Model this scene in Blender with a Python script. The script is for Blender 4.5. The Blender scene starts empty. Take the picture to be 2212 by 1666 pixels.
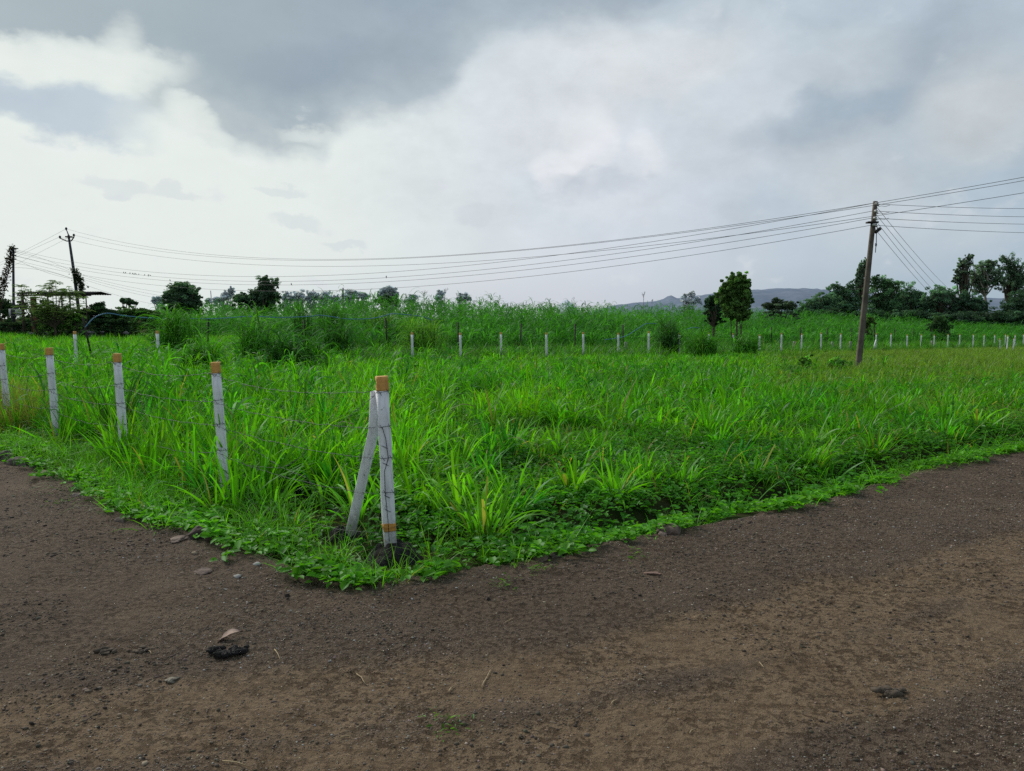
import bpy, math, random
import numpy as np
from mathutils import Vector, Matrix

random.seed(11)
R = np.random.default_rng(11)
SC = bpy.context.scene
COL = SC.collection
PI = math.pi

# ------------------------------------------------------------------ camera model (photo measured on a 2212 px wide copy)
F, CX, CY, HOR, H = 1662.0, 1106.0, 833.0, 688.0, 1.61
PITCH = math.atan((CY - HOR) / F)
cp, sp = math.cos(PITCH), math.sin(PITCH)

def ray(px, py):
    u = (px - CX) / F; v = (py - CY) / F
    y = cp - v * sp; z = -sp - v * cp
    return u / y, z / y

def at(px, py, Y):
    a, b = ray(px, py)
    return np.array([a * Y, Y, H + b * Y])

# ------------------------------------------------------------------ numpy helpers
def sstep(a, b, x):
    t = np.clip((x - a) / (b - a), 0, 1)
    return t * t * (3 - 2 * t)

def vnoise(x, y, seed=0):
    x = np.asarray(x, float); y = np.asarray(y, float)
    xi = np.floor(x).astype(np.int64); yi = np.floor(y).astype(np.int64)
    fx = x - xi; fy = y - yi
    fx = fx * fx * (3 - 2 * fx); fy = fy * fy * (3 - 2 * fy)
    def h(a, b):
        n = (a * 374761393 + b * 668265263 + seed * 974711) & 0x7fffffff
        n = ((n ^ (n >> 13)) * 1274126177) & 0x7fffffff
        n = n ^ (n >> 16)
        return (n & 0xffff) / 65535.0
    return (h(xi, yi) * (1 - fx) + h(xi + 1, yi) * fx) * (1 - fy) + (h(xi, yi + 1) * (1 - fx) + h(xi + 1, yi + 1) * fx) * fy

def fbm(x, y, seed=0, oct=4):
    s = 0; a = .5; t = 0
    for k in range(oct):
        s = s + a * vnoise(np.asarray(x) * 2 ** k, np.asarray(y) * 2 ** k, seed + k * 17); t += a; a *= .5
    return s / t

def terrain(x, y):
    s = .783 * np.asarray(x) + .622 * np.asarray(y)
    return -.0145 * np.clip(s - 5, 0, 108)

def flat_hit(px, py):
    a, b = ray(px, py)
    Y = H / -b
    for _ in range(25):
        z = float(terrain(a * Y, Y)); Y = (H - z) / -b
    return a * Y, Y

# road edge, as it runs round the corner of the field
EDGE_PX = [(-260, 935), (0, 982), (100, 1013), (170, 1040), (290, 1103), (420, 1152), (540, 1202), (640, 1238), (720, 1255), (790, 1258),
           (880, 1243), (1000, 1236), (1130, 1212), (1250, 1190), (1420, 1152), (1600, 1115), (1760, 1085), (1850, 1056),
           (2000, 1018), (2150, 985), (2260, 962)]
EDGE = np.array([flat_hit(*p) for p in EDGE_PX])
dL = EDGE[0] - EDGE[3]; dL /= np.linalg.norm(dL)
dR = EDGE[-1] - EDGE[-5]; dR /= np.linalg.norm(dR)
EDGE = np.vstack([EDGE[0] + dL * 60, EDGE, EDGE[-1] + dR * 90])
FIELD = np.vstack([EDGE, [[400, 400], [-400, 400]]])
CORNER_X = EDGE[10][0]

def seg_dist(x, y, pts):
    best = np.full(x.shape, 1e9)
    for (ax, ay), (bx, by) in zip(pts[:-1], pts[1:]):
        dx, dy = bx - ax, by - ay
        t = np.clip(((x - ax) * dx + (y - ay) * dy) / (dx * dx + dy * dy), 0, 1)
        best = np.minimum(best, np.hypot(x - ax - t * dx, y - ay - t * dy))
    return best

def inside(x, y, poly):
    c = np.zeros(x.shape, bool)
    for i in range(len(poly)):
        ax, ay = poly[i]; bx, by = poly[(i + 1) % len(poly)]
        if ay == by: continue
        c ^= ((ay > y) != (by > y)) & (x < (bx - ax) * (y - ay) / (by - ay) + ax)
    return c

def sd_edge(x, y):
    """distance to the road edge, positive on the field side"""
    x = np.asarray(x, float); y = np.asarray(y, float)
    d = seg_dist(x, y, EDGE)
    d = np.where(inside(x, y, FIELD), d, -d)
    return d + .26 * (fbm(x * 1.3, y * 1.3, 5) - .5) + .13 * (fbm(x * 5, y * 5, 9, 2) - .5)

def field_z(x, y, sd=None):
    x = np.asarray(x, float); y = np.asarray(y, float)
    if sd is None: sd = sd_edge(x, y)
    z = terrain(x, y) - .05 - .07 * sstep(.1, 1.2, sd) + .02 * sstep(-.35, .05, sd)
    right = sstep(CORNER_X + .8, CORNER_X + 2.0, x)
    ditch = np.exp(-((sd - .62) / .26) ** 2)
    z = z - .34 * ditch * right
    z = z + (.07 * (fbm(x * .9, y * .9, 21, 3) - .5)) * sstep(.3, 1.5, sd)
    z = z - .05 * np.exp(-(((x + .9) / .5) ** 2 + ((y - 5.35) / .42) ** 2))
    return z

def road_z(x, y, sd=None):
    x = np.asarray(x, float); y = np.asarray(y, float)
    if sd is None: sd = sd_edge(x, y)
    z = terrain(x, y) + .035 * (fbm(x * .8, y * .8, 31, 3) - .5) + .02 * (fbm(x * 4, y * 4, 33, 3) - .5) + .008 * (fbm(x * 22, y * 22, 35, 2) - .5) + .016 * np.maximum(fbm(x * 17, y * 17, 37, 3) - .5, 0) * sstep(.4, .6, fbm(x * 1.7, y * 1.7, 38, 3)) * 2
    z = z + .035 * np.exp(-((sd + .18) / .16) ** 2) * fbm(x * 3, y * 3, 41, 2)
    tr = track(x, y)
    z = z - .016 * tr
    return z - .9 * sstep(0, .45, sd)

LANES = [np.array([flat_hit(*p) for p in l]) for l in (
    [(-300, 1600), (0, 1565), (400, 1535), (800, 1492), (1200, 1440), (1600, 1365), (1900, 1285), (2212, 1190), (2500, 1110)],
    [(600, 1700), (1000, 1650), (1400, 1590), (1800, 1470), (2212, 1335), (2600, 1220)])]
def track(x, y):
    x = np.asarray(x, float); y = np.asarray(y, float)
    t = np.zeros(x.shape)
    for l in LANES:
        d = seg_dist(x, y, l)
        t = np.maximum(t, 1 - sstep(.10, .42, d + .35 * (fbm(x * 2.2, y * 2.2, 51, 3) - .5)))
    return t

def fz(x, y):
    return float(field_z(np.array([x]), np.array([y]))[0])

def on_ground(px, py):
    a, b = ray(px, py)
    Y = H / -b
    for _ in range(25):
        Y = (H - fz(a * Y, Y)) / -b
    return np.array([a * Y, Y, fz(a * Y, Y)])

# ------------------------------------------------------------------ mesh plumbing
class MB:
    def __init__(s): s.v = []; s.f = []; s.c = []; s.n = 0
    def add(s, v, f, c=None):
        v = np.asarray(v, float).reshape(-1, 3); f = np.asarray(f, np.int64)
        s.v.append(v); s.f.append(f + s.n); s.n += len(v)
        s.c.append(np.ones((len(v), 3)) if c is None else np.broadcast_to(np.asarray(c, float), (len(v), 3)))
        return s
    def mesh(s, name, smooth=True):
        me = bpy.data.meshes.new(name)
        V = np.vstack(s.v); C = np.vstack(s.c)
        me.vertices.add(len(V)); me.vertices.foreach_set('co', V.astype(np.float32).ravel())
        idx = np.concatenate([f.ravel() for f in s.f])
        cnt = np.concatenate([np.full(len(f), f.shape[1]) for f in s.f])
        me.loops.add(len(idx)); me.loops.foreach_set('vertex_index', idx.astype(np.int32))
        me.polygons.add(len(cnt))
        st = np.concatenate([[0], np.cumsum(cnt)[:-1]])
        me.polygons.foreach_set('loop_start', st.astype(np.int32))
        me.update(calc_edges=True)
        if smooth:
            me.polygons.foreach_set('use_smooth', np.ones(len(cnt), bool))
        a = me.attributes.new('Col', 'FLOAT_COLOR', 'POINT')
        a.data.foreach_set('color', np.hstack([C, np.ones((len(C), 1))]).astype(np.float32).ravel())
        return me

def obj(name, mb, mat, parent=None, smooth=True, loc=None):
    me = mb if isinstance(mb, bpy.types.Mesh) else mb.mesh(name, smooth)
    if mat is not None and not me.materials: me.materials.append(mat)
    o = bpy.data.objects.new(name, me); COL.objects.link(o)
    if parent is not None: o.parent = parent
    if loc is not None: o.location = loc
    return o

def tag(o, label=None, cat=None, group=None, kind=None):
    for k, v in (('label', label), ('category', cat), ('group', group), ('kind', kind)):
        if v: o[k] = v
    return o

def thing(name, label, cat, loc=(0, 0, 0), rot=(0, 0, 0), group=None):
    o = bpy.data.objects.new(name, None); COL.objects.link(o)
    o.empty_display_size = .2
    o.location = tuple(float(q) for q in loc); o.rotation_euler = rot
    return tag(o, label, cat, group)

def tube(mb, pts, rad, sides=6, c=None, cap=True):
    pts = np.asarray(pts, float); n = len(pts)
    rad = np.broadcast_to(np.asarray(rad, float), (n,))
    t = np.gradient(pts, axis=0); t /= np.linalg.norm(t, axis=1)[:, None] + 1e-12
    ref = np.array([0, 0, 1.0]) if abs(t[:, 2]).mean() < .8 else np.array([1.0, 0, 0])
    a = np.cross(t, ref); a /= np.linalg.norm(a, axis=1)[:, None] + 1e-12
    b = np.cross(t, a)
    th = np.arange(sides) * 2 * PI / sides
    V = pts[:, None] + rad[:, None, None] * (np.cos(th)[None, :, None] * a[:, None] + np.sin(th)[None, :, None] * b[:, None])
    i = np.arange(n - 1)[:, None] * sides; j = np.arange(sides)[None]; k = (j + 1) % sides
    Fq = np.stack([i + j, i + k, i + sides + k, i + sides + j], -1).reshape(-1, 4)
    mb.add(V, Fq, c)
    if cap:
        mb.f.append((np.arange(sides)[None, ::-1] + (n - 1) * sides * 0 + mb.n - n * sides))
        mb.f.append((np.arange(sides)[None] + mb.n - sides))
    return mb

def box(mb, lo, hi, c=None, M=None):
    x0, y0, z0 = lo; x1, y1, z1 = hi
    V = np.array([[x0, y0, z0], [x1, y0, z0], [x1, y1, z0], [x0, y1, z0], [x0, y0, z1], [x1, y0, z1], [x1, y1, z1], [x0, y1, z1]])
    if M is not None: V = V @ np.array(M)[:3, :3].T + np.array(M)[:3, 3]
    mb.add(V, [[3, 2, 1, 0], [4, 5, 6, 7], [0, 1, 5, 4], [1, 2, 6, 5], [2, 3, 7, 6], [3, 0, 4, 7]], c)
    return mb

def blades(pos, az, L, W, lean, droop, col, segs=4, blunt=None, twist=None, basecol=None, bendp=1.4, fold=0.0):
    """many curved tapering grass blades in one go"""
    n = len(pos)
    t = np.linspace(0, 1, segs + 1)
    th = lean[:, None] + droop[:, None] * t[None] ** bendp
    st = (L / segs)[:, None]
    thm = .5 * (th[:, 1:] + th[:, :-1])
    r = np.concatenate([np.zeros((n, 1)), np.cumsum(np.sin(thm) * st, 1)], 1)
    z = np.concatenate([np.zeros((n, 1)), np.cumsum(np.cos(thm) * st, 1)], 1)
    ca, sa = np.cos(az)[:, None], np.sin(az)[:, None]
    P = np.stack([pos[:, 0:1] + ca * r, pos[:, 1:2] + sa * r, pos[:, 2:3] + z], -1)
    if twist is None: twist = R.normal(0, .5, n)
    tw = twist[:, None] * (.4 + .6 * t[None])
    N = np.stack([ca * np.cos(th), sa * np.cos(th), -np.sin(th)], -1)
    S = np.stack([-sa + 0 * th, ca + 0 * th, 0 * th], -1)
    side = np.cos(tw)[..., None] * S + np.sin(tw)[..., None] * N
    if blunt is None: blunt = np.zeros(n)
    prof = np.minimum(1, .55 + 1.6 * t)[None] * (1 - t[None] ** 2.2 * (1 - .04) * (1 - blunt[:, None] * .62))
    half = (.5 * W[:, None] * prof)[..., None]
    V = np.stack([P - side * half, P + side * half], 2)                       # n, rows, 2, 3
    i = (np.arange(n) * (segs + 1) * 2)[:, None]; k = (np.arange(segs) * 2)[None]
    Fq = np.stack([i + k, i + k + 1, i + k + 3, i + k + 2], -1).reshape(-1, 4)
    C = col[:, None, :] * (np.ones((1, segs + 1, 1)))
    if basecol is not None:
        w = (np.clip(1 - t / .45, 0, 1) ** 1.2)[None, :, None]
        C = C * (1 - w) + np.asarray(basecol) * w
    tipw = (sstep(.75, 1, t))[None, :, None] * blunt[:, None, None]
    C = C * (1 + .2 * tipw)
    C = np.repeat(C[:, :, None, :], 2, 2)
    return V.reshape(-1, 3), Fq, C.reshape(-1, 3)

def leaves(pos, size, col, up=.8, aspect=.62, fold=.35, normal=None):
    """many folded leaf shapes: two quads on a midrib"""
    n = len(pos)
    if normal is None:
        normal = R.normal(0, 1, (n, 3)); normal[:, 2] = np.abs(normal[:, 2])
        normal = normal * (1 - up) + np.array([0, 0, 1.0]) * up
    N = normal / np.linalg.norm(normal, axis=1)[:, None]
    a = R.normal(0, 1, (n, 3)); a -= (a * N).sum(1)[:, None] * N; a /= np.linalg.norm(a, axis=1)[:, None]
    b = np.cross(N, a)
    s = size[:, None]
    w = s * aspect * .5
    lift = N * w * fold
    base = pos - a * s * .5; tip = pos + a * s * .5 - N * s * .12
    V = np.stack([base, pos - a * s * .18 + b * w + lift, pos + a * s * .2 + b * w * .85 + lift, tip,
                  pos + a * s * .2 - b * w * .85 + lift, pos - a * s * .18 - b * w + lift], 1)
    i = (np.arange(n) * 6)[:, None]
    Fq = np.concatenate([i + np.array([[0, 1, 2, 3]]), i + np.array([[0, 3, 4, 5]])], 0)
    C = np.repeat(col[:, None], 6, 1)
    return V.reshape(-1, 3), Fq, C.reshape(-1, 3)

def jit(base, n, v=.18, h=.06):
    """colour with individual brightness and hue scatter"""
    b = np.asarray(base, float)[None] * np.exp(R.normal(0, v, (n, 1)))
    return np.clip(b * np.exp(R.normal(0, h, (n, 3))), 0, 1)

# ------------------------------------------------------------------ materials
def newmat(name):
    m = bpy.data.materials.new(name); m.use_nodes = True
    nt = m.node_tree; nt.nodes.clear()
    out = nt.nodes.new('ShaderNodeOutputMaterial')
    return m, nt, out

def node(nt, typ, **kw):
    n = nt.nodes.new(typ)
    for k, v in kw.items():
        if k.startswith('i_'):
            key = k[2:]
            n.inputs[int(key) if key.isdigit() else key].default_value = v
        else: setattr(n, k, v)
    return n

def math_(nt, op, a, b=None, c=None, clamp=False):
    n = nt.nodes.new('ShaderNodeMath'); n.operation = op; n.use_clamp = clamp
    for i, x in enumerate((a, b, c)):
        if x is None: continue
        if isinstance(x, (int, float)): n.inputs[i].default_value = x
        else: nt.links.new(x, n.inputs[i])
    return n.outputs[0]

def mix_(nt, f, a, b, blend='MIX'):
    n = nt.nodes.new('ShaderNodeMix'); n.data_type = 'RGBA'; n.blend_type = blend; n.clamp_factor = True
    for s, x in ((0, f), (6, a), (7, b)):
        if isinstance(x, (int, float)): n.inputs[s].default_value = x
        elif isinstance(x, (tuple, list)): n.inputs[s].default_value = (*x, 1) if len(x) == 3 else x
        else: nt.links.new(x, n.inputs[s])
    return n.outputs[2]

def ramp_(nt, x, lo, hi, a=0., b=1., smooth=True):
    n = nt.nodes.new('ShaderNodeMapRange'); n.interpolation_type = 'SMOOTHSTEP' if smooth else 'LINEAR'
    n.inputs[1].default_value = lo; n.inputs[2].default_value = hi; n.inputs[3].default_value = a; n.inputs[4].default_value = b
    nt.links.new(x, n.inputs[0]); return n.outputs[0]

def noise_(nt, vec, scale, detail=4, rough=.55, dist=0.):
    n = nt.nodes.new('ShaderNodeTexNoise'); n.inputs['Scale'].default_value = scale; n.inputs['Detail'].default_value = detail
    n.inputs['Roughness'].default_value = rough; n.inputs['Distortion'].default_value = dist
    if vec is not None: nt.links.new(vec, n.inputs['Vector'])
    return n

def foliage_mat(name, transl=.45, gloss=.06, rough=.45, tint=(1.0, 1.05, .55), mul=1.0):
    m, nt, out = newmat(name)
    at_ = node(nt, 'ShaderNodeAttribute', attribute_name='Col')
    geo = node(nt, 'ShaderNodeNewGeometry')
    nz = noise_(nt, geo.outputs['Position'], 7., 3)
    k = ramp_(nt, nz.outputs[0], .3, .7, .8 * mul, 1.2 * mul, False)
    cc = nt.nodes.new('ShaderNodeVectorMath'); cc.operation = 'SCALE'
    nt.links.new(at_.outputs['Color'], cc.inputs[0]); nt.links.new(k, cc.inputs['Scale'])
    col = cc.outputs[0]
    d = node(nt, 'ShaderNodeBsdfDiffuse'); nt.links.new(col, d.inputs[0])
    tcol = mix_(nt, 1.0, col, tint, 'MULTIPLY')
    t = node(nt, 'ShaderNodeBsdfTranslucent'); nt.links.new(tcol, t.inputs[0])
    ms = node(nt, 'ShaderNodeMixShader', i_0=transl); nt.links.new(d.outputs[0], ms.inputs[1]); nt.links.new(t.outputs[0], ms.inputs[2])
    g = node(nt, 'ShaderNodeBsdfGlossy', i_Roughness=rough); g.inputs[0].default_value = (.9, .95, 1, 1)
    fr = node(nt, 'ShaderNodeFresnel', i_IOR=1.4)
    gf = math_(nt, 'MULTIPLY', fr.outputs[0], gloss)
    m2 = node(nt, 'ShaderNodeMixShader'); nt.links.new(gf, m2.inputs[0]); nt.links.new(ms.outputs[0], m2.inputs[1]); nt.links.new(g.outputs[0], m2.inputs[2])
    nt.links.new(m2.outputs[0], out.inputs[0])
    return m

def solid_mat(name, col, rough=.85, var=.25, scale=6., bump=.3, bscale=40., col2=None, attr=False, metal=0., bdist=.01, spec=.3):
    m, nt, out = newmat(name)
    tc = node(nt, 'ShaderNodeTexCoord')
    n1 = noise_(nt, tc.outputs['Object'], scale, 5, .6)
    n2 = noise_(nt, tc.outputs['Object'], bscale, 4, .6)
    p = node(nt, 'ShaderNodeBsdfPrincipled', i_Roughness=rough, i_Metallic=metal)
    p.inputs['Specular IOR Level'].default_value = spec
    c = np.array(col)
    c2 = np.array(col2) if col2 is not None else c * (1 - var)
    f = ramp_(nt, n1.outputs[0], .35, .68)
    cc = mix_(nt, f, tuple(np.clip(c * (1 + var * .5), 0, 1)), tuple(c2))
    if attr:
        a = node(nt, 'ShaderNodeAttribute', attribute_name='Col')
        cc = mix_(nt, 1.0, cc, a.outputs['Color'], 'MULTIPLY')
    nt.links.new(cc, p.inputs['Base Color'])
    b = node(nt, 'ShaderNodeBump', i_Strength=bump, i_Distance=bdist); nt.links.new(n2.outputs[0], b.inputs['Height'])
    nt.links.new(b.outputs[0], p.inputs['Normal'])
    nt.links.new(p.outputs[0], out.inputs[0])
    return m

def road_mat():
    m, nt, out = newmat('dirt road')
    geo = node(nt, 'ShaderNodeNewGeometry'); P = geo.outputs['Position']
    tr = node(nt, 'ShaderNodeAttribute', attribute_name='Col')
    sep = node(nt, 'ShaderNodeSeparateColor'); nt.links.new(tr.outputs['Color'], sep.inputs[0])
    big = noise_(nt, P, .9, 5, .6, .4); mid = noise_(nt, P, 5., 6, .65); fine = noise_(nt, P, 45., 5, .7); grit = noise_(nt, P, 170., 3, .7)
    f = math_(nt, 'ADD', math_(nt, 'MULTIPLY', big.outputs[0], .75), math_(nt, 'MULTIPLY', mid.outputs[0], .35))
    f = math_(nt, 'ADD', f, math_(nt, 'MULTIPLY', sep.outputs[0], .5))
    f = ramp_(nt, f, .5, .95)
    tan = mix_(nt, mid.outputs[0], (.182, .129, .079), (.262, .189, .122))
    grv = mix_(nt, fine.outputs[0], (.092, .066, .045), (.18, .134, .097))
    col = mix_(nt, f, grv, tan)
    vor = node(nt, 'ShaderNodeTexVoronoi', i_Scale=85.); nt.links.new(P, vor.inputs['Vector'])
    vor2 = node(nt, 'ShaderNodeTexVoronoi', i_Scale=38.); nt.links.new(P, vor2.inputs['Vector'])
    hv = node(nt, 'ShaderNodeSeparateColor'); nt.links.new(vor.outputs['Color'], hv.inputs[0])
    stone = math_(nt, 'MULTIPLY', math_(nt, 'GREATER_THAN', hv.outputs[0], .55), ramp_(nt, vor.outputs['Distance'], .35, .2))
    notrack = math_(nt, 'SUBTRACT', 1., math_(nt, 'MULTIPLY', f, .75))
    stone = math_(nt, 'MULTIPLY', stone, notrack)
    scol = mix_(nt, hv.outputs[1], (.095, .074, .058), (.31, .265, .22))
    col = mix_(nt, math_(nt, 'MULTIPLY', stone, .85), col, scol)
    wf = math_(nt, 'MULTIPLY', math_(nt, 'GREATER_THAN', hv.outputs[2], .985), stone)
    col = mix_(nt, wf, col, (.45, .43, .4))
    col = mix_(nt, ramp_(nt, grit.outputs[0], .35, .75, .0, .5), col, mix_(nt, 1., col, (.55, .5, .47), 'MULTIPLY'))
    crumb = noise_(nt, P, 26., 7, .72, .3); crumb2 = noise_(nt, P, 62., 5, .7)
    patch = noise_(nt, P, 1.7, 5, .65, .5)
    cf = math_(nt, 'MULTIPLY', ramp_(nt, crumb.outputs[0], .50, .60), ramp_(nt, patch.outputs[0], .36, .58, .25, .85))
    col = mix_(nt, cf, col, mix_(nt, 1., col, (.42, .37, .33), 'MULTIPLY'))
    col = mix_(nt, ramp_(nt, crumb2.outputs[0], .55, .66, 0, .55), col, mix_(nt, 1., col, (1.75, 1.72, 1.66), 'MULTIPLY'))
    col = mix_(nt, ramp_(nt, crumb2.outputs[0], .45, .34, 0, .5), col, mix_(nt, 1., col, (.5, .46, .43), 'MULTIPLY'))
    mps = node(nt, 'ShaderNodeMapping'); mps.inputs['Scale'].default_value = (1.6, 17, 1); mps.inputs['Rotation'].default_value = (0, 0, -.12); nt.links.new(P, mps.inputs['Vector'])
    streak = noise_(nt, mps.outputs[0], 1.6, 5, .6, .3)
    sf = math_(nt, 'MULTIPLY', ramp_(nt, streak.outputs[0], .52, .64, 0, .55), f)
    col = mix_(nt, sf, col, mix_(nt, 1., col, (.6, .55, .5), 'MULTIPLY'))
    blot = noise_(nt, P, 2.3, 6, .7, .6)
    col = mix_(nt, ramp_(nt, blot.outputs[0], .5, .72, 0, .6), col, mix_(nt, 1., col, (.55, .5, .46), 'MULTIPLY'))
    p = node(nt, 'ShaderNodeBsdfPrincipled', i_Roughness=.9); p.inputs['Specular IOR Level'].default_value = .12
    nt.links.new(col, p.inputs['Base Color'])
    hh = math_(nt, 'ADD', math_(nt, 'MULTIPLY', fine.outputs[0], .9), math_(nt, 'MULTIPLY', mid.outputs[0], .9))
    hh = math_(nt, 'ADD', hh, math_(nt, 'MULTIPLY', grit.outputs[0], .45))
    hh = math_(nt, 'ADD', hh, math_(nt, 'MULTIPLY', stone, .55))
    hh = math_(nt, 'SUBTRACT', hh, math_(nt, 'MULTIPLY', cf, .5))
    hh = math_(nt, 'SUBTRACT', hh, math_(nt, 'MULTIPLY', vor2.outputs['Distance'], .35))
    b = node(nt, 'ShaderNodeBump', i_Strength=1., i_Distance=.024); nt.links.new(hh, b.inputs['Height'])
    nt.links.new(b.outputs[0], p.inputs['Normal']); nt.links.new(p.outputs[0], out.inputs[0])
    return m

M = {}
M['road'] = road_mat()
M['soil'] = solid_mat('soil', (.04, .042, .02), .95, .4, 3., .8, 30., col2=(.02, .032, .01), bdist=.03, spec=0.)
M['grass'] = foliage_mat('grass blade', .55, .022, tint=(.95, 1.12, .3))
M['weed'] = foliage_mat('weed leaf', .5, .02, tint=(1.05, 1.1, .45))
M['crop'] = foliage_mat('crop leaf', .45, .016, .5, tint=(.95, 1.1, .4))
M['tree_leaf'] = foliage_mat('tree leaf', .42, .012, tint=(1, 1.1, .6))
M['hazy_leaf'] = foliage_mat('hazy tree leaf', .35, .0, tint=(1, 1, .95))  # for far leaves whose own colour already carries the haze
M['bark'] = solid_mat('bark', (.075, .06, .045), .95, .4, 5., .8, 25., bdist=.02)
M['pale_bark'] = solid_mat('pale bark', (.3, .27, .22), .9, .4, 4., .5, 20., bdist=.02)
M['hazy_bark'] = solid_mat('hazy bark', (.3, .31, .33), .95, .2)  # distance haze put into the bark colour
M['stone'] = solid_mat('stone', (.125, .1, .088), .9, .5, 7., .7, 25., attr=True, bdist=.02)
M['pebble'] = solid_mat('pebble', (.8, .8, .8), .9, .2, 30., .3, 80., attr=True)
M['mound'] = solid_mat('dark mound', (.018, .017, .016), .95, .5, 14., 1., 22., bdist=.04)
M['steel'] = solid_mat('rusty steel', (.03, .024, .024), .8, .4, 20., .2)
M['wire'] = solid_mat('aluminium cable', (.07, .075, .085), .6, .1)
M['barb'] = solid_mat('weathered barbed wire', (.05, .055, .065), .6, .3, 20., .1)
M['pole'] = solid_mat('weathered pole', (.12, .10, .082), .9, .35, 3., .6, 30., bdist=.01)
M['darkpole'] = solid_mat('dark pole', (.045, .045, .06), .8, .3)
M['porcelain'] = solid_mat('porcelain', (.6, .6, .6), .4, .1)
M['hose'] = solid_mat('blue hose', (.1, .24, .40), .5, .15)
M['bird'] = solid_mat('bird plumage', (.02, .02, .022), .8, .2)
M['roof'] = solid_mat('corrugated sheet', (.022, .021, .024), .95, .4, 3., spec=.05)
M['wood'] = solid_mat('old timber', (.06, .045, .035), .9, .3)
M['brick'] = solid_mat('brick', (.16, .07, .045), .9, .4, 8.)
M['whitebox'] = solid_mat('white enamel', (.55, .57, .58), .5, .15)
M['rubble'] = solid_mat('grey rubble', (.16, .15, .155), .95, .5, 5.)
M['clod'] = solid_mat('brown clod', (.085, .066, .048), .95, .4, 20., 1., 40.)
M['dryleaf'] = solid_mat('dry leaf', (.36, .26, .21), .9, .3, 20.)
M['straw'] = solid_mat('straw', (.38, .29, .17), .9, .3, 20.)
M['drystem'] = foliage_mat('dry grass', .3, .02)
M['hazy_bare'] = solid_mat('bare hazy branches', (.30, .29, .30), .95, .2)  # greyed and lightened: distance haze in the branch colour

def post_mat(name, col, streak):
    m, nt, out = newmat(name)
    tc = node(nt, 'ShaderNodeTexCoord')
    mp = node(nt, 'ShaderNodeMapping'); mp.inputs['Scale'].default_value = (14, 14, 2.2); nt.links.new(tc.outputs['Object'], mp.inputs['Vector'])
    n1 = noise_(nt, mp.outputs[0], 2.2, 6, .65); n2 = noise_(nt, tc.outputs['Object'], 60., 4, .6); n3 = noise_(nt, tc.outputs['Object'], 26., 5, .7)
    oi = node(nt, 'ShaderNodeObjectInfo')
    mp2 = node(nt, 'ShaderNodeVectorMath', operation='ADD'); nt.links.new(tc.outputs['Object'], mp2.inputs[0]); nt.links.new(oi.outputs['Random'], mp2.inputs[1])
    n4 = noise_(nt, mp2.outputs[0], 17., 6, .75)
    c = mix_(nt, ramp_(nt, n1.outputs[0], .42, .72), col, tuple(q * .7 for q in col))
    c = mix_(nt, ramp_(nt, n2.outputs[0], .5, .9, 0, .35), c, tuple(q * .6 for q in col))
    c = mix_(nt, ramp_(nt, n4.outputs[0], .625, .68, 0, .8), c, (.13, .12, .11))
    sz = node(nt, 'ShaderNodeSeparateXYZ'); nt.links.new(tc.outputs['Object'], sz.inputs[0])
    dirt = math_(nt, 'ADD', sz.outputs[2], math_(nt, 'MULTIPLY', n3.outputs[0], .45))
    c = mix_(nt, ramp_(nt, dirt, .5, .15, 0, .75), c, (.17, .15, .11))
    p = node(nt, 'ShaderNodeBsdfPrincipled', i_Roughness=.8); nt.links.new(c, p.inputs['Base Color'])
    hh = math_(nt, 'ADD', n2.outputs[0], math_(nt, 'MULTIPLY', n3.outputs[0], .8))
    b = node(nt, 'ShaderNodeBump', i_Strength=.3, i_Distance=.005); nt.links.new(hh, b.inputs['Height']); nt.links.new(b.outputs[0], p.inputs['Normal'])
    nt.links.new(p.outputs[0], out.inputs[0]); return m
M['white'] = post_mat('white limewash', (.76, .775, .81), .4)
M['orange'] = post_mat('orange paint', (.66, .35, .095), .3)
M['band'] = post_mat('bright orange paint', (.64, .29, .03), .3)
M['greypost'] = post_mat('bare concrete', (.3, .29, .28), .3)

def hill_mat(name, a, b):
    m, nt, out = newmat(name)
    tc = node(nt, 'ShaderNodeTexCoord'); n1 = noise_(nt, tc.outputs['Object'], .03, 8, .7)
    d = node(nt, 'ShaderNodeBsdfDiffuse'); nt.links.new(mix_(nt, ramp_(nt, n1.outputs[0], .4, .62), a, b), d.inputs[0]); nt.links.new(d.outputs[0], out.inputs[0]); return m
M['hill'] = hill_mat('hazy hill', (.165, .205, .275), (.205, .245, .315))  # distance haze painted into the blue-grey hill colours
M['farhill'] = hill_mat('faint hill', (.48, .53, .61), (.50, .55, .63))  # haze in the colour brings it close to the sky tone

# ------------------------------------------------------------------ setting: ground and road
def axis(*parts):
    out = []
    for a, b, st in parts: out += list(np.arange(a, b, st))
    return out
def geo_ext(lo, hi, lo_far, hi_far, k=1.25, s=1.):
    L = []; x = lo; d = s
    while x > lo_far: x -= d; d *= k; L.append(x)
    Rr = []; x = hi; d = s
    while x < hi_far: Rr.append(x); x += d; d *= k
    return L[::-1], Rr + [x]

def grid(name, xs, ys, zfun, mat, keep=None, colfun=None):
    X, Y = np.meshgrid(xs, ys)
    x = X.ravel(); y = Y.ravel()
    sd = sd_edge(x, y)
    z = zfun(x, y, sd)
    nx = len(xs); ny = len(ys)
    i = (np.arange(ny - 1)[:, None] * nx + np.arange(nx - 1)[None]).ravel()
    Fq = np.stack([i, i + 1, i + nx + 1, i + nx], 1)
    if keep is not None:
        k = keep(x, y, sd); Fq = Fq[k[Fq].all(1)]
    c = None if colfun is None else np.repeat(colfun(x, y)[:, None], 3, 1)
    used = np.unique(Fq); remap = np.zeros(len(x), np.int64); remap[used] = np.arange(len(used))
    V = np.stack([x, y, z], 1)[used]
    mb = MB().add(V, remap[Fq], None if c is None else c[used])
    return tag(obj(name, mb, mat), kind='structure')

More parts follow.
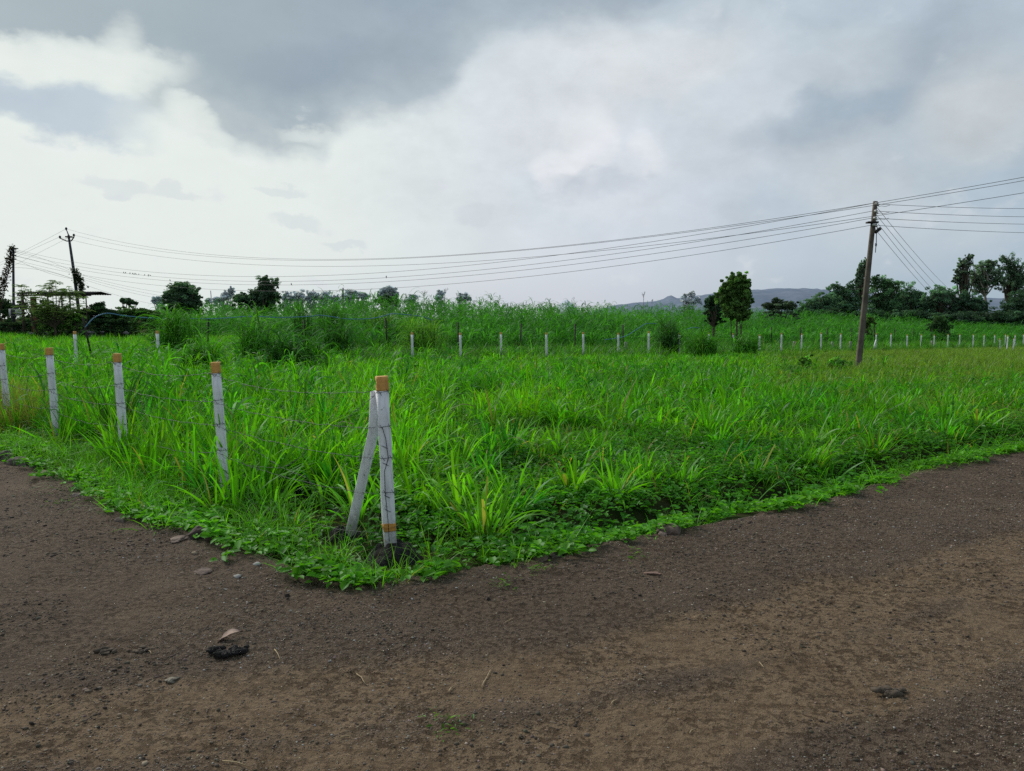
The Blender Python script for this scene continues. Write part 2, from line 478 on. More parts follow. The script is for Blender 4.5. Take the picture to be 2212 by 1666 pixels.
a, b = geo_ext(-14, 22, -3500, 3500)
xs = a + axis((-14, 22, .14)) + b
a, b = geo_ext(-2, 60, -200, 5000)
ys = a + axis((-2, 16, .14), (16, 60, .5)) + b
grid('ground', xs, ys, lambda x, y, sd: field_z(x, y, sd) - .1 * sstep(-.15, -.5, sd), M['soil'])
a, b = geo_ext(-9, 10.5, -70, 110)
xs = a + axis((-9, -4.5, .045), (-4.5, 5.4, .02), (5.4, 10.5, .045)) + b
a, b = geo_ext(.5, 11.5, -40, 90)
ys = a + axis((.5, 1.9, .045), (1.9, 6.2, .017), (6.2, 11.5, .045)) + b
grid('road', xs, ys, road_z, M['road'], keep=lambda x, y, sd: sd < .55, colfun=track)

# hills on the skyline
def hill(name, ridge, Y, mat, thick, base_py):
    P = [at(px, py, Y) for px, py in ridge]
    xs_ = np.array([p[0] for p in P]); zs = np.array([p[2] for p in P])
    X = np.linspace(xs_[0], xs_[-1], 160)
    top = np.interp(X, xs_, zs)
    zb = -30
    top = top + (fbm(X / (Y * .006), X * 0, 77, 4) - .5) * Y * .0022 * sstep(0, 1, (top - zb) / (Y * .01))
    rows = []
    for t in (0, .25, .5, .75, 1, 1.6, 2.2):
        w = t if t <= 1 else max(0, 1 - (t - 1) / 1.2)
        prof = w * w * (3 - 2 * w)
        yy = Y + thick * (t - 1)
        nz = (fbm(X / (thick * .15) + t * 7, X * 0 + t * 5, 78, 3) - .5) * thick * .03 * (prof * (1 - prof) * 4)
        rows.append(np.stack([X, np.full_like(X, yy) + (fbm(X / 90, X * 0 + t, 5) - .5) * thick * .2, zb + (top - zb) * prof + nz], 1))
    V = np.vstack(rows); n = len(X)
    i = (np.arange(len(rows) - 1)[:, None] * n + np.arange(n - 1)[None]).ravel()
    return tag(obj(name, MB().add(V, np.stack([i, i + 1, i + n + 1, i + n], 1)), mat), kind='structure')
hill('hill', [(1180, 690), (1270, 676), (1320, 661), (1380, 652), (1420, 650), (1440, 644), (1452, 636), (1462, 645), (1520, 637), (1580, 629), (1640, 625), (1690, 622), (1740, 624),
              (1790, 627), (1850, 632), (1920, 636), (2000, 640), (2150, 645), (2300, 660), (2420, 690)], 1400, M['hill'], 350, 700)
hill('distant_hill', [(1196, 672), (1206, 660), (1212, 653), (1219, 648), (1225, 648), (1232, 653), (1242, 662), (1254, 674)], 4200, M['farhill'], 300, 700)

# ------------------------------------------------------------------ grass field
G_BRIGHT = (.165, .41, .018); G_MID = (.09, .30, .018); G_DEEP = (.035, .17, .02); G_DRY = (.33, .30, .10); G_OLIVE = (.19, .33, .05)

# rows of the two boundary fences
C0 = np.array([-.865, 5.34]); STEP = np.array([-1.81, 1.735])
def far_post(n): return np.array([-4.32 + 1.987 * n, 33 + 1.577 * n])
def stake_pos(n): return np.array([40 * (-.1625 + .0874 * n), 40 * (1 + .074 * n)])
fr_dir = np.array([.783, .622]); fr_nor = np.array([-.622, .783])
FR_OFF = float(far_post(0) @ fr_nor)                    # distance of the far fence line
ST_OFF = float(stake_pos(5) @ fr_nor)

def scatter(n, x0, x1, y0, y1, test):
    x = R.uniform(x0, x1, n); y = R.uniform(y0, y1, n)
    k = test(x, y)
    return x[k], y[k]

def in_view(x, y, m=1.5): return (np.abs(x) < .70 * y + m)

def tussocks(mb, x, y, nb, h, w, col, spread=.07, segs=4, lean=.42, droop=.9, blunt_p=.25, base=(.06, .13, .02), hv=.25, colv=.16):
    n = len(x)
    if not n: return
    z = field_z(x, y)
    nb = np.broadcast_to(nb, (n,)).astype(int); h = np.broadcast_to(h, (n,)); w = np.broadcast_to(w, (n,)); spread = np.broadcast_to(spread, (n,))
    ti = np.repeat(np.arange(n), nb); N = len(ti)
    az = R.uniform(0, 2 * PI, N); rr = np.sqrt(R.uniform(0, 1, N)) * spread[ti]
    pos = np.stack([x[ti] + np.cos(az) * rr, y[ti] + np.sin(az) * rr, z[ti] - .02], 1)
    az2 = az + R.normal(0, .5, N)
    L = h[ti] * np.exp(np.clip(R.normal(0, hv * .75, N), -.5, .4)) * 1.08
    le = np.abs(R.normal(lean * .55, lean * .5, N)) + .25 * rr / (spread[ti] + 1e-6) * lean
    dr = np.abs(R.normal(droop, droop * .6, N))
    bl = (R.uniform(0, 1, N) < blunt_p) * R.uniform(.6, 1, N)
    dr = dr * (1 - .65 * (bl > 0)); L = L * (1 - .25 * (bl > 0))
    col = np.broadcast_to(np.asarray(col, float), (n, 3))
    c = col[ti] * np.exp(R.normal(0, colv, (N, 1))) * np.exp(R.normal(0, .05, (N, 3)))
    dry = R.uniform(0, 1, N) < .025
    c[dry] = np.array(G_DRY) * np.exp(R.normal(0, .2, (dry.sum(), 1)))
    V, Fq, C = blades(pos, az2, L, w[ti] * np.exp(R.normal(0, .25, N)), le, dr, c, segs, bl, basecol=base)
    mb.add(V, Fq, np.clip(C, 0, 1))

def tcol(x, y, seed=60):
    """patchy colour over the field"""
    a = fbm(x * .35, y * .35, seed, 4); b_ = R.uniform(0, 1, len(x))
    k = np.clip((a - .3) / .4 + .35 * (b_ - .5), 0, 1)[:, None]
    d = (R.uniform(0, 1, len(x)) < .12)[:, None]
    c = np.array(G_MID) * (1 - k) + np.array(G_BRIGHT) * k
    return np.where(d, np.array(G_DEEP) * 1.25, c) * np.exp(R.normal(0, .16, (len(x), 1))) * np.exp(R.normal(0, 1, (len(x), 3)) * np.array([.12, .04, .1])) * np.array([.93, 1.06, 1.06])

FOOT = at(746, 1152, 5.8)[:2]
def clear(x, y): return (np.hypot(x - C0[0] - .03, (y - C0[1] + .17) * .75) > .31) & (np.hypot(x - FOOT[0], (y - FOOT[1] + .15) * .75) > .2)
def bare(x, y): return fbm(x * .55 + 3, y * .55, 88, 3)

def mask_field(x, y):
    sd = sd_edge(x, y); off = x * fr_nor[0] + y * fr_nor[1]
    return sd, off

def fodder(mb, x, y, nb, h, w, col, spread, segs=5, z=None):
    n = len(x)
    z = field_z(x, y) if z is None else z
    nb = np.broadcast_to(nb, (n,)); h = np.broadcast_to(h, (n,)); w = np.broadcast_to(w, (n,)); spread = np.broadcast_to(spread, (n,))
    ti = np.repeat(np.arange(n), nb); N = len(ti)
    az = R.uniform(0, 2 * PI, N); rr = np.sqrt(R.uniform(0, 1, N)) * spread[ti]
    hb = R.uniform(.0, .62, N) ** .8 * h[ti]                       # leaves spring from the stem at all heights
    L = np.minimum(h[ti] * .55 + .15, 1.15) * np.exp(R.normal(0, .2, N))
    L = np.where(hb < .1 * h[ti], h[ti] * .7, L)
    pos = np.stack([x[ti] + np.cos(az) * rr, y[ti] + np.sin(az) * rr, z[ti] + hb], 1)
    c = np.asarray(col, float)
    c = np.broadcast_to(c, (n, 3))[ti] * np.exp(R.normal(0, .2, (N, 1))) * np.exp(R.normal(0, .05, (N, 3)))
    V, Fq, C = blades(pos, az + R.normal(0, .4, N), L, w[ti] * np.exp(R.normal(0, .2, N)), np.abs(R.normal(.4, .2, N)), np.abs(R.normal(2.4, .5, N)), c, segs, basecol=None, bendp=1.35)
    mb.add(V, Fq, np.clip(C, 0, 1))
mb = MB()
# near zone
def t_near(x, y):
    sd, off = mask_field(x, y)
    keep = np.hypot((x - C0[0] - .1) / .75, (y - C0[1] - .1) / .8) > 1
    right = sstep(CORNER_X + .3, CORNER_X + 1.8, x)
    p = np.where(right > .5, sstep(.8, 2.4, sd) * .85 + .06, sstep(.55, 1.3, sd))
    p = p * (.1 + .9 * sstep(.42, .52, bare(x, y) + .10 * right))
    return keep & in_view(x, y) & (sd > .35) & (R.uniform(0, 1, len(x)) < p)
x, y = scatter(1150, -9, 11, 4, 11, t_near)
sd, off = mask_field(x, y); right = sstep(CORNER_X + .3, CORNER_X + 2, x)
hh = (.29 + .22 * fbm(x * .7, y * .7, 62)) * (1 - right * .3 * (1 - sstep(3, 7, sd))) * np.exp(R.normal(0, .18, len(x)))
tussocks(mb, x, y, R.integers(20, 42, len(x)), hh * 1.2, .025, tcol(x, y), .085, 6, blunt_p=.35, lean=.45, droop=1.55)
# middle
def t_mid(x, y):
    sd, off = mask_field(x, y)
    p = sstep(.6, 2.0, sd) * (.15 + .85 * sstep(.39, .49, bare(x, y)))
    return in_view(x, y) & (off < FR_OFF - .5) & (R.uniform(0, 1, len(x)) < p)
x, y = scatter(3700, -17, 20, 11, 21, t_mid)
hh = (.26 + .26 * fbm(x * .5, y * .5, 62)) * np.exp(R.normal(0, .2, len(x)))
hh *= 1 - .35 * sstep(.3, .5, x / y)
tussocks(mb, x, y, R.integers(18, 36, len(x)), hh * 1.2, .030, tcol(x, y), .11, 5, blunt_p=.22, lean=.42, droop=1.5)
# far part up to the white post row
def t_far(x, y):
    sd, off = mask_field(x, y)
    u = x / y
    left = (u < -.22) & (y < 72)
    p = sstep(.6, 2.0, sd) * np.where(left & (off > FR_OFF), .5, 1)
    p = p * np.where(u > .33, .6, 1)
    return in_view(x, y, 2) & ((off < FR_OFF - .8) | left) & (sd > .5) & (R.uniform(0, 1, len(x)) < p)
x, y = scatter(24000, -52, 52, 21, 75, t_far)
hh = (.25 + .24 * fbm(x * .4, y * .4, 62))
hh *= np.where(x / y < -.2, 1.4, 1.) - .12 * np.exp(-((x * fr_nor[0] + y * fr_nor[1] - FR_OFF) / 6.) ** 2) * np.exp(R.normal(0, .2, len(x)))
u = x / y
hh *= 1 - .45 * sstep(.28, .5, u)
cc = tcol(x, y); k = sstep(.25, .5, u)[:, None]; cc = cc * (1 - k) + np.array(G_OLIVE) * .9 * k
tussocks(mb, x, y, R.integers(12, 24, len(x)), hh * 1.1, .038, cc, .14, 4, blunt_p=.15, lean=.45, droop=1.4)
# broad arching fodder plants spread through the left half of the field
def t_broad(x, y):
    u = x / y; off = x * fr_nor[0] + y * fr_nor[1]
    return (sd_edge(x, y) > 1.6) & (off < FR_OFF + 3) & (R.uniform(0, 1, len(x)) < np.exp(-((u + .34) / .2) ** 2) * sstep(.42, .62, fbm(x * .45, y * .45, 67, 3)))
x, y = scatter(1500, -22, 2, 8, 33, t_broad)
fodder(mb, x, y, 13, (.62 + .45 * fbm(x * .4, y * .4, 68)) * np.exp(R.normal(0, .15, len(x))), .04, tcol(x, y) * np.array([.75, .85, 1.1]), .09, 6)
x, y = scatter(500, -6, 18, 8, 30, lambda x, y: (sd_edge(x, y) > 2) & in_view(x, y, 0) & (x * fr_nor[0] + y * fr_nor[1] < FR_OFF - 3) & (fbm(x * .5, y * .5, 69, 3) > .55))
fodder(mb, x, y, 11, .55 * np.exp(R.normal(0, .2, len(x))), .034, tcol(x, y) * np.array([.7, .8, 1.1]), .08, 6)
# taller coarse grass behind the near fence on the left
def t_left(x, y):
    d = seg_dist(x, y, np.array([C0 + STEP * .9, C0 + STEP * 6]))
    return (d < 1.3) & (sd_edge(x, y) > .4) & (y > x * -.98 + 4.0)
x, y = scatter(420, -11, -2, 6, 15, t_left)
tussocks(mb, x, y, R.integers(16, 34, len(x)), .58 * np.exp(R.normal(0, .2, len(x))), .022, tcol(x, y) * .92, .08, 5, blunt_p=.3, droop=.8)
x, y = scatter(5200, -12, 13, 4.5, 15, lambda x, y: in_view(x, y, 1) & (sd_edge(x, y) > .5) & clear(x, y) & (R.uniform(0, 1, len(x)) < sstep(.35, .6, fbm(x * .8, y * .8, 55, 3))))
tussocks(mb, x, y, 14, (.22 + .15 * fbm(x * .7, y * .7, 56)), .007, jit((.12, .33, .035), len(x), .2), .12, 4, lean=.75, droop=1.2, blunt_p=0)
x, y = scatter(520, -10, 12, 4.5, 16, lambda x, y: in_view(x, y, 1) & (sd_edge(x, y) > .7) & clear(x, y))
tussocks(mb, x, y, 5, .34, .010, jit((.38, .30, .12), len(x), .2), .06, 4, lean=.8, droop=1.0, blunt_p=0, base=(.3, .22, .1))
tag(obj('grass', mb, M['grass']), 'tall bright green grass tussocks filling the fenced field', 'grass', kind='stuff')

# pale airy seed grass far to the side of the wooden pole
mb = MB()
def t_airy(x, y):
    off = x * fr_nor[0] + y * fr_nor[1]; u = x / y
    return in_view(x, y, 2) & (off < FR_OFF + 6) & (off > -100) & (sd_edge(x, y) > .8) & (R.uniform(0, 1, len(x)) < sstep(.27, .42, u) * sstep(10, 19, y))
x, y = scatter(17000, 4, 60, 9, 82, t_airy)
tussocks(mb, x, y, R.integers(10, 16, len(x)), (.3 + .16 * fbm(x * .4, y * .4, 63)) * (1 - .35 * np.exp(-((x * fr_nor[0] + y * fr_nor[1] - FR_OFF) / 8.) ** 2)) * np.exp(R.normal(0, .15, len(x))), .014, jit(G_OLIVE, len(x), .15), .22, 3, lean=.5, droop=.7, blunt_p=0)
# dry wispy plants at the very left by the road
xy = [on_ground(px, py) for px, py in ((-20, 905), (15, 925), (30, 900), (-50, 930), (40, 935))]
xx = np.repeat([p[0] for p in xy], 6) + R.normal(0, .22, 30); yy = np.repeat([p[1] for p in xy], 6) + R.normal(0, .22, 30)
tussocks(mb, xx, yy, 60, .72, .004, jit((.23, .22, .09), 30, .12), .14, 4, lean=.5, droop=.7, blunt_p=0, base=(.16, .15, .06))
tag(obj('seed_grass', mb, M['grass']), 'pale olive seeding grass beyond the leaning wooden pole', 'grass', kind='stuff')

# fine verge grass
mb = MB()
def t_verge(x, y):
    sd = np.where(clear(x, y), sd_edge(x, y), -9)
    left = x < CORNER_X + .4
    p = np.where(left, np.exp(-((sd - .38) / .4) ** 2), .35 * np.exp(-((sd - .15) / .22) ** 2)) * sstep(.35, .6, fbm(x * 1.6, y * 1.6, 71, 3) + .12 * left)
    return in_view(x, y, 1) & (sd > -.12) & (R.uniform(0, 1, len(x)) < p)
x, y = scatter(30000, -9, 9, 4, 14, t_verge)
n = len(x); tussocks(mb, x, y, 9, .21 * np.exp(R.normal(0, .3, n)), .0055, jit((.14, .40, .025), n, .2), .05, 4, lean=.7, droop=1.1, blunt_p=0)
x, y = scatter(5200, -15, 22, 9, 22, lambda x, y: in_view(x, y, 1) & (np.abs(sd_edge(x, y) - .25) < .35))
n = len(x); tussocks(mb, x, y, 9, .2 * np.exp(R.normal(0, .3, n)), .009, jit((.14, .38, .03), n, .2), .08, 3, lean=.7, droop=1.1, blunt_p=0)
tag(obj('verge_grass', mb, M['grass']), 'fine short grass along the edge of the dirt road', 'grass', kind='stuff')

# broad-leaved ground cover
mb = MB()
def weeds(n, x0, x1, y0, y1, test, per, rad, hmax, size, col, up=.75):
    x, y = scatter(n, x0, x1, y0, y1, lambda x, y: test(x, y) & clear(x, y))
    n = len(x)
    if not n: return
    z = field_z(x, y); sd = sd_edge(x, y)
    z = np.where(sd < .05, np.maximum(z, road_z(x, y, sd)), z)
    ti = np.repeat(np.arange(n), per); N = len(ti)
    az = R.uniform(0, 2 * PI, N); rr = np.sqrt(R.uniform(0, 1, N)) * rad
    hgt = (.35 + .9 * fbm(x * 1.5, y * 1.5, 73, 3)) * hmax
    zz = z[ti] + .015 + hgt[ti] * R.uniform(.25, 1, N) * (1 - .5 * (rr / rad) ** 2)
    p = np.stack([x[ti] + np.cos(az) * rr, y[ti] + np.sin(az) * rr, zz], 1)
    base = np.asarray(col, float)[None] * (.75 + .6 * fbm(x * .8, y * .8, 75, 3))[:, None]
    c = base[ti] * np.exp(R.normal(0, .17, (N, 1))) * np.exp(R.normal(0, .05, (N, 3)))
    s = size * np.exp(np.clip(R.normal(0, .4, N), -1, .55))
    mb.add(*leaves(p, s, np.clip(c, 0, 1), up))
W_BR = (.105, .34, .02); W_DK = (.065, .245, .018)
# bright band on the verge
weeds(26000, -9, 9.5, 4, 13, lambda x, y: in_view(x, y, 1) & (lambda sd: (sd > -.1) & (sd < .75) & (R.uniform(0, 1, len(x)) < (1 - sstep(.15, .8, sd + .5 * (fbm(x * 2.3, y * 2.3, 82, 2) - .5))) * sstep(.34, .62, fbm(x * 1.7, y * 1.7, 81, 3))))(sd_edge(x, y)), 9, .09, .12, .054, W_BR)
weeds(5000, -9, 9.5, 4, 13, lambda x, y: in_view(x, y, 1) & (lambda sd: (sd > -.3) & (sd < .5) & (R.uniform(0, 1, len(x)) < .6 * np.exp(-((sd - .1) / .25) ** 2) * sstep(.4, .6, fbm(x * 3.1, y * 3.1, 84, 2))))(sd_edge(x, y)), 6, .08, .07, .05, W_BR, .7)
# deeper cover behind it, right of the corner
weeds(9000, -2, 11, 4.4, 14, lambda x, y: in_view(x, y, 1) & (x > CORNER_X - .2) & (lambda sd: (sd > .25) & (sd < 4.5) & (R.uniform(0, 1, len(x)) < (1 - sstep(2.2, 4.5, sd)) * (1 - .92 * np.exp(-((sd - .68) / .24) ** 2) * sstep(.42, .56, fbm(x * .9, y * .9, 74, 2)))))(sd_edge(x, y)), 13, .12, .24, .046, W_DK)
# thin cover between tussocks everywhere near
weeds(7000, -11, 12, 5, 16, lambda x, y: in_view(x, y, 1) & (sd_edge(x, y) > .6), 10, .14, .16, .05, (.085, .29, .02))
weeds(9000, -20, 24, 15, 32, lambda x, y: in_view(x, y, 1) & (sd_edge(x, y) > .6), 10, .2, .2, .08, (.085, .28, .02))
# few weeds on the road itself
for px, py in ((135, 1087), (1095, 1268), (968, 1556), (1380, 1205), (2060, 1010), (1165, 1240), (2130, 985)):
    gx, gy = flat_hit(px, py)
    n = 40; p = np.stack([gx + R.normal(0, .05, n), gy + R.normal(0, .06, n), np.zeros(n)], 1)
    p[:, 2] = road_z(p[:, 0], p[:, 1]) + R.uniform(.004, .03, n)
    mb.add(*leaves(p, .02 * np.exp(R.normal(0, .3, n)), jit((.11, .22, .035), n), .7, .4))
tag(obj('ground_cover', mb, M['weed']), 'low leafy weeds covering the ditch and road verge', 'weeds', kind='stuff')

# ------------------------------------------------------------------ gravel
mb = MB()
ico = np.array([[0, 0, 1], [.894, 0, .447], [.276, .851, .447], [-.724, .526, .447], [-.724, -.526, .447], [.276, -.851, .447],
                [.724, .526, -.447], [-.276, .851, -.447], [-.894, 0, -.447], [-.276, -.851, -.447], [.724, -.526, -.447], [0, 0, -1]])
icf = np.array([[0, 1, 2], [0, 2, 3], [0, 3, 4], [0, 4, 5], [0, 5, 1], [1, 6, 2], [2, 7, 3], [3, 8, 4], [4, 9, 5], [5, 10, 1],
                [2, 6, 7], [3, 7, 8], [4, 8, 9], [5, 9, 10], [1, 10, 6], [6, 11, 7], [7, 11, 8], [8, 11, 9], [9, 11, 10], [10, 11, 6]])
def pebbles(n, x0, x1, y0, y1, smin, smax, dens, tone=.165, pale=.04, flat=1.):
    x, y = scatter(n, x0, x1, y0, y1, lambda x, y: in_view(x, y, 1) & (lambda sd: (sd < .05) & (R.uniform(0, 1, len(x)) < dens(x, y, sd)))(sd_edge(x, y)))
    n = len(x); s = smin * (smax / smin) ** (R.uniform(0, 1, n) ** 3.)
    z = road_z(x, y)
    sc = s[:, None] * np.stack([R.uniform(.7, 1.4, n), R.uniform(.6, 1.1, n), R.uniform(.35, .75, n) * flat], 1) * .5
    V = ico[None] * (1 + R.normal(0, .16, (n, 12, 1))) * sc[:, None]
    a = R.uniform(0, 2 * PI, n)[:, None]; X = V[..., 0] * np.cos(a) - V[..., 1] * np.sin(a); Y = V[..., 0] * np.sin(a) + V[..., 1] * np.cos(a)
    V = np.stack([X + x[:, None], Y + y[:, None], V[..., 2] + z[:, None] + sc[:, 2:3] * .2], -1)
    g = np.exp(R.normal(math.log(tone), .42, (n, 1))); c = g * np.array([1.12, .89, .68]) * np.exp(R.normal(0, .06, (n, 3)))
    w = R.uniform(0, 1, n) < pale; c[w] = R.uniform(.26, .5, (w.sum(), 1)) * np.array([1, .97, .92])
    c = np.repeat(np.clip(c, .02, .6)[:, None], 12, 1)
    mb.add(V, (np.arange(n)[:, None, None] * 12 + icf[None]).reshape(-1, 3), c.reshape(-1, 3))
dn = lambda x, y, sd: np.clip(sstep(.40, .62, fbm(x * .9, y * .9, 91, 3)) * .8 + .12 + .5 * np.exp(-((sd + .25) / .3) ** 2), 0, 1) * (1 - .6 * track(x, y))
pebbles(80000, -2.6, 2.8, 2.1, 4.2, .0045, .013, dn)
pebbles(60000, -4.5, 5, 4.2, 7, .0065, .018, dn)
pebbles(30000, -8.5, 9, 6.5, 12, .011, .028, dn)
clod = lambda x, y, sd: sstep(.5, .68, fbm(x * 1.5, y * 1.5, 92, 4)) * (1 - .5 * track(x, y))
pebbles(30000, -3.2, 3.6, 2.1, 5.2, .007, .024, clod, .085, .0)
pebbles(22000, -7, 8, 5, 10, .012, .035, clod, .085, .0)
pebbles(900, -7, 0, 4.4, 10, .025, .085, lambda x, y, sd: (x < CORNER_X + .6) * np.exp(-((sd + .12) / .16) ** 2) * .5, .15, .12, .6)
pebbles(300, 0, 8, 4.4, 10, .02, .06, lambda x, y, sd: np.exp(-((sd + .08) / .1) ** 2) * .4, .14, .08, .6)
tag(obj('gravel', mb, M['pebble'], smooth=False), 'loose small stones strewn over the brown dirt road', 'gravel', kind='stuff')

# ------------------------------------------------------------------ stones, litter
from mathutils import noise as mnoise
def rock_mesh(name, sx, sy, sz, seed, sub=3, col=(1, 1, 1), rough=.35):
    import bmesh
    bm = bmesh.new(); bmesh.ops.create_icosphere(bm, subdivisions=sub, radius=1)
    for v in bm.verts:
        p = v.co.copy()
        # faceted, angular: push against a few random planes
        d = 1 + rough * 1.3 * mnoise.noise(p * 1.6 + Vector((seed * 3.1, seed, 7))) + rough * .7 * mnoise.noise(p * 4.2 + Vector((seed, 5, seed)))
        for k in range(7):
            rs = random.Random(seed * 31 + k); nrm = Vector((rs.gauss(0, 1), rs.gauss(0, 1), rs.gauss(0, 1))).normalized()
            q = (p * d).dot(nrm); lim = rs.uniform(.55, .85)
            if q > lim: p = p - nrm * ((q - lim) / d) * .9
        v.co = Vector((p.x * d * sx, p.y * d * sy, p.z * d * sz))
    me = bpy.data.meshes.new(name); bm.to_mesh(me); bm.free()
    a = me.attributes.new('Col', 'FLOAT_COLOR', 'POINT')
    a.data.foreach_set('color', np.tile(np.array([*col, 1], np.float32), len(me.vertices)))
    for p_ in me.polygons: p_.use_smooth = False
    me.materials.append(M['stone']); return me
def stone(px, py, wpx, hpx, label, seed, col=(1, 1, 1), flat=None, group=None, road=True, sink=.38, name='stone'):
    x, y = flat_hit(px, py + hpx * .4)
    if not road: x, y, _ = on_ground(px, py + hpx * .4)
    sx = wpx * y / F * .5; sz = hpx * y / F * .5
    me = rock_mesh('stone', sx, sx * .8, max(sz, .01) * 1.15, seed, 3, col)
    z = max(float(road_z(np.array([x]), np.array([y]))[0]), fz(x, y)) if road else fz(x, y)
    o = obj(name, me, None, loc=(x, y, z + sz * (1 - sink * 2)))
    o.rotation_euler = (random.uniform(-.15, .15), random.uniform(-.15, .15), random.uniform(0, 6))
    return tag(o, label, 'stone', group)
stone(14, 984, 40, 26, 'dark rounded boulder at road edge beside the dry wispy grass', 1, (.8, .8, .85))
stone(38, 992, 60, 28, 'low brown stone beside the dark rounded boulder at road edge', 2)
stone(80, 1002, 34, 16, 'flat grey stone under the leafy verge, fourth post side', 3, (.9, .95, 1.1))
stone(100, 1022, 44, 14, 'sloping brown slab stone on the road below the stone group', 4, (1.1, 1, .95))
stone(168, 1070, 26, 8, 'small pale stone flush in the road below stone group', 5, (1.5, 1.45, 1.4))
stone(262, 1125, 30, 13, 'light grey stone in the sparse grass facing the third post', 6, (1.4, 1.35, 1.3))
stone(342, 1118, 34, 12, 'pale flat stone half covered by verge weeds', 7, (1.3, 1.25, 1.2))
stone(428, 1152, 46, 30, 'dark angular stone under verge weeds below the second post', 8, (.55, .5, .5))
stone(458, 1154, 44, 34, 'brown pointed stone leaning on the dark angular stone', 9, (.9, .8, .75))
stone(575, 1186, 36, 14, 'weathered grey stone in grass between second post and corner post', 10, (1.1, 1.05, 1))
stone(440, 1231, 44, 11, 'wide flat brown stone lying alone on the dirt road', 11, (1.05, .95, .9))
stone(385, 1166, 46, 7, 'long thin pale slab at road edge under the second post', 12, (1.4, 1.3, 1.2))
stone(1166, 1203, 56, 24, 'brown flat stone at road edge below the big grass clump', 13, (1.2, 1.05, .98))
stone(1197, 1204, 40, 9, 'dark low slab stone touching the brown flat edge stone', 14, (.45, .42, .42))
stone(1448, 1138, 78, 38, 'large sloping brown boulder at the road edge by the ditch', 15, (1.05, .95, .9))
stone(1432, 1157, 26, 11, 'small pale stone at the foot of the sloping boulder', 16, (1.5, 1.4, 1.35))
stone(912, 1060, 46, 32, 'grey rough stone among weeds behind the corner post', 17, (1.25, 1.2, 1.2), road=False)
stone(944, 1128, 54, 28, 'rounded reddish brown stone in weeds beside the corner post', 18, (1.05, .85, .78), road=False)
stone(1326, 1138, 22, 12, 'pale stone sunk in the dark weedy ditch', 19, (1.6, 1.5, 1.45), road=False)
stone(370, 1461, 34, 9, 'pale greenish flat stone on the gravel near camera', 20, (1.35, 1.5, 1.35))
stone(1410, 1238, 40, 6, 'flat pinkish stone embedded in the road below the boulder', 22, (1.6, 1.25, 1.1))
stone(620, 1284, 14, 13, 'dark cube-like lump of earth on the road below corner', 25, (.3, .28, .28))
stone(1055, 1292, 10, 10, 'tiny black lump on the road below the grass clump', 26, (.25, .25, .25))

# dark dung cake and dry leaf
x, y = flat_hit(490, 1408)
mb = MB(); rz = float(road_z(np.array([x]), np.array([y]))[0])
for k in range(90):
    a_ = random.uniform(-.6, 3.9) + PI; r_ = random.uniform(.02, .085)
    c = np.array([x + math.cos(a_) * r_ * 1.1, y + math.sin(a_) * r_ * .8, rz + random.uniform(.0, .022)])
    mb.add(ico * (1 + R.normal(0, .25, (12, 1))) * np.array([.015, .011, .008]) * random.uniform(.5, 1.6) + c, icf)
tag(obj('dung_lump', mb, M['mound'], smooth=False), 'crumbly black dung lump on the road beside dry leaf', 'dung')
for px, py, s, lb in ((300, 1412 - 2, .5, 'small dark crumb of dung lying alone on the road'), (235, 1412, .55, 'dark crumbling dung patch with two lobes on the road'), (1925, 1498, .7, 'brown crumbled clod in the smooth right-hand wheel track')):
    x, y = flat_hit(px, py); rz = float(road_z(np.array([x]), np.array([y]))[0]); mb = MB()
    for k in range(14):
        c = np.array([x + max(-.06, min(.06, random.gauss(0, .035 * s))), y + random.gauss(0, .03 * s), rz + random.uniform(0, .01)])
        mb.add(ico * (1 + R.normal(0, .25, (12, 1))) * np.array([.02, .018, .01]) * random.uniform(.6, 1.3) * s * 1.5 + c, icf)
    tag(obj('dung_lump', mb, M['clod'], smooth=False), lb, 'dung')
x, y = flat_hit(488, 1380); rz = float(road_z(np.array([x]), np.array([y]))[0])
mb = MB(); us = np.linspace(-1, 1, 9)
prof = np.array([.04, .4, .75, .55, .95, .8, .6, .3, .03]) * .036
V = np.concatenate([np.stack([us * .085, prof, .012 + .014 * np.sin(us * 4) + .01 * us], 1), np.stack([us * .085, us * 0, .004 + .014 * np.sin(us * 4) + .012 * us], 1), np.stack([us * .085, -prof * .8, .014 + .012 * np.sin(us * 3 + 1) + .01 * us], 1)])
i = np.arange(8); mb.add(V, np.concatenate([np.stack([i, i + 1, i + 10, i + 9], 1), np.stack([i + 9, i + 10, i + 19, i + 18], 1)]))
o = obj('dry_leaf', mb, M['dryleaf'], loc=(x, y, rz + .008)); o.rotation_euler = (.1, -.12, .5)
tag(o, 'curled pinkish dry leaf on the road above black dung', 'leaf')
TW = [((593, 1405), (607, 1430), 'short pale husk stalk left of the dung'), ((770, 1450), (790, 1470), ''), ((968, 1490), (982, 1475), ''), ((820, 1325), (850, 1318), ''), ((1090, 1350), (1110, 1335), ''),
      ((1490, 1580), (1500, 1570), ''), ((700, 1250), (720, 1256), ''), ((735, 1585), (760, 1583), ''), ((1320, 1520), (1335, 1510), ''), ((320, 1410), (328, 1420), ''), ((1040, 1480), (1060, 1440), ''), ((1640, 1430), (1650, 1440), ''),
      ((480, 1640), (540, 1648), ''), ((100, 1527), (120, 1520), ''), ((1250, 1205), (1270, 1212), '')]
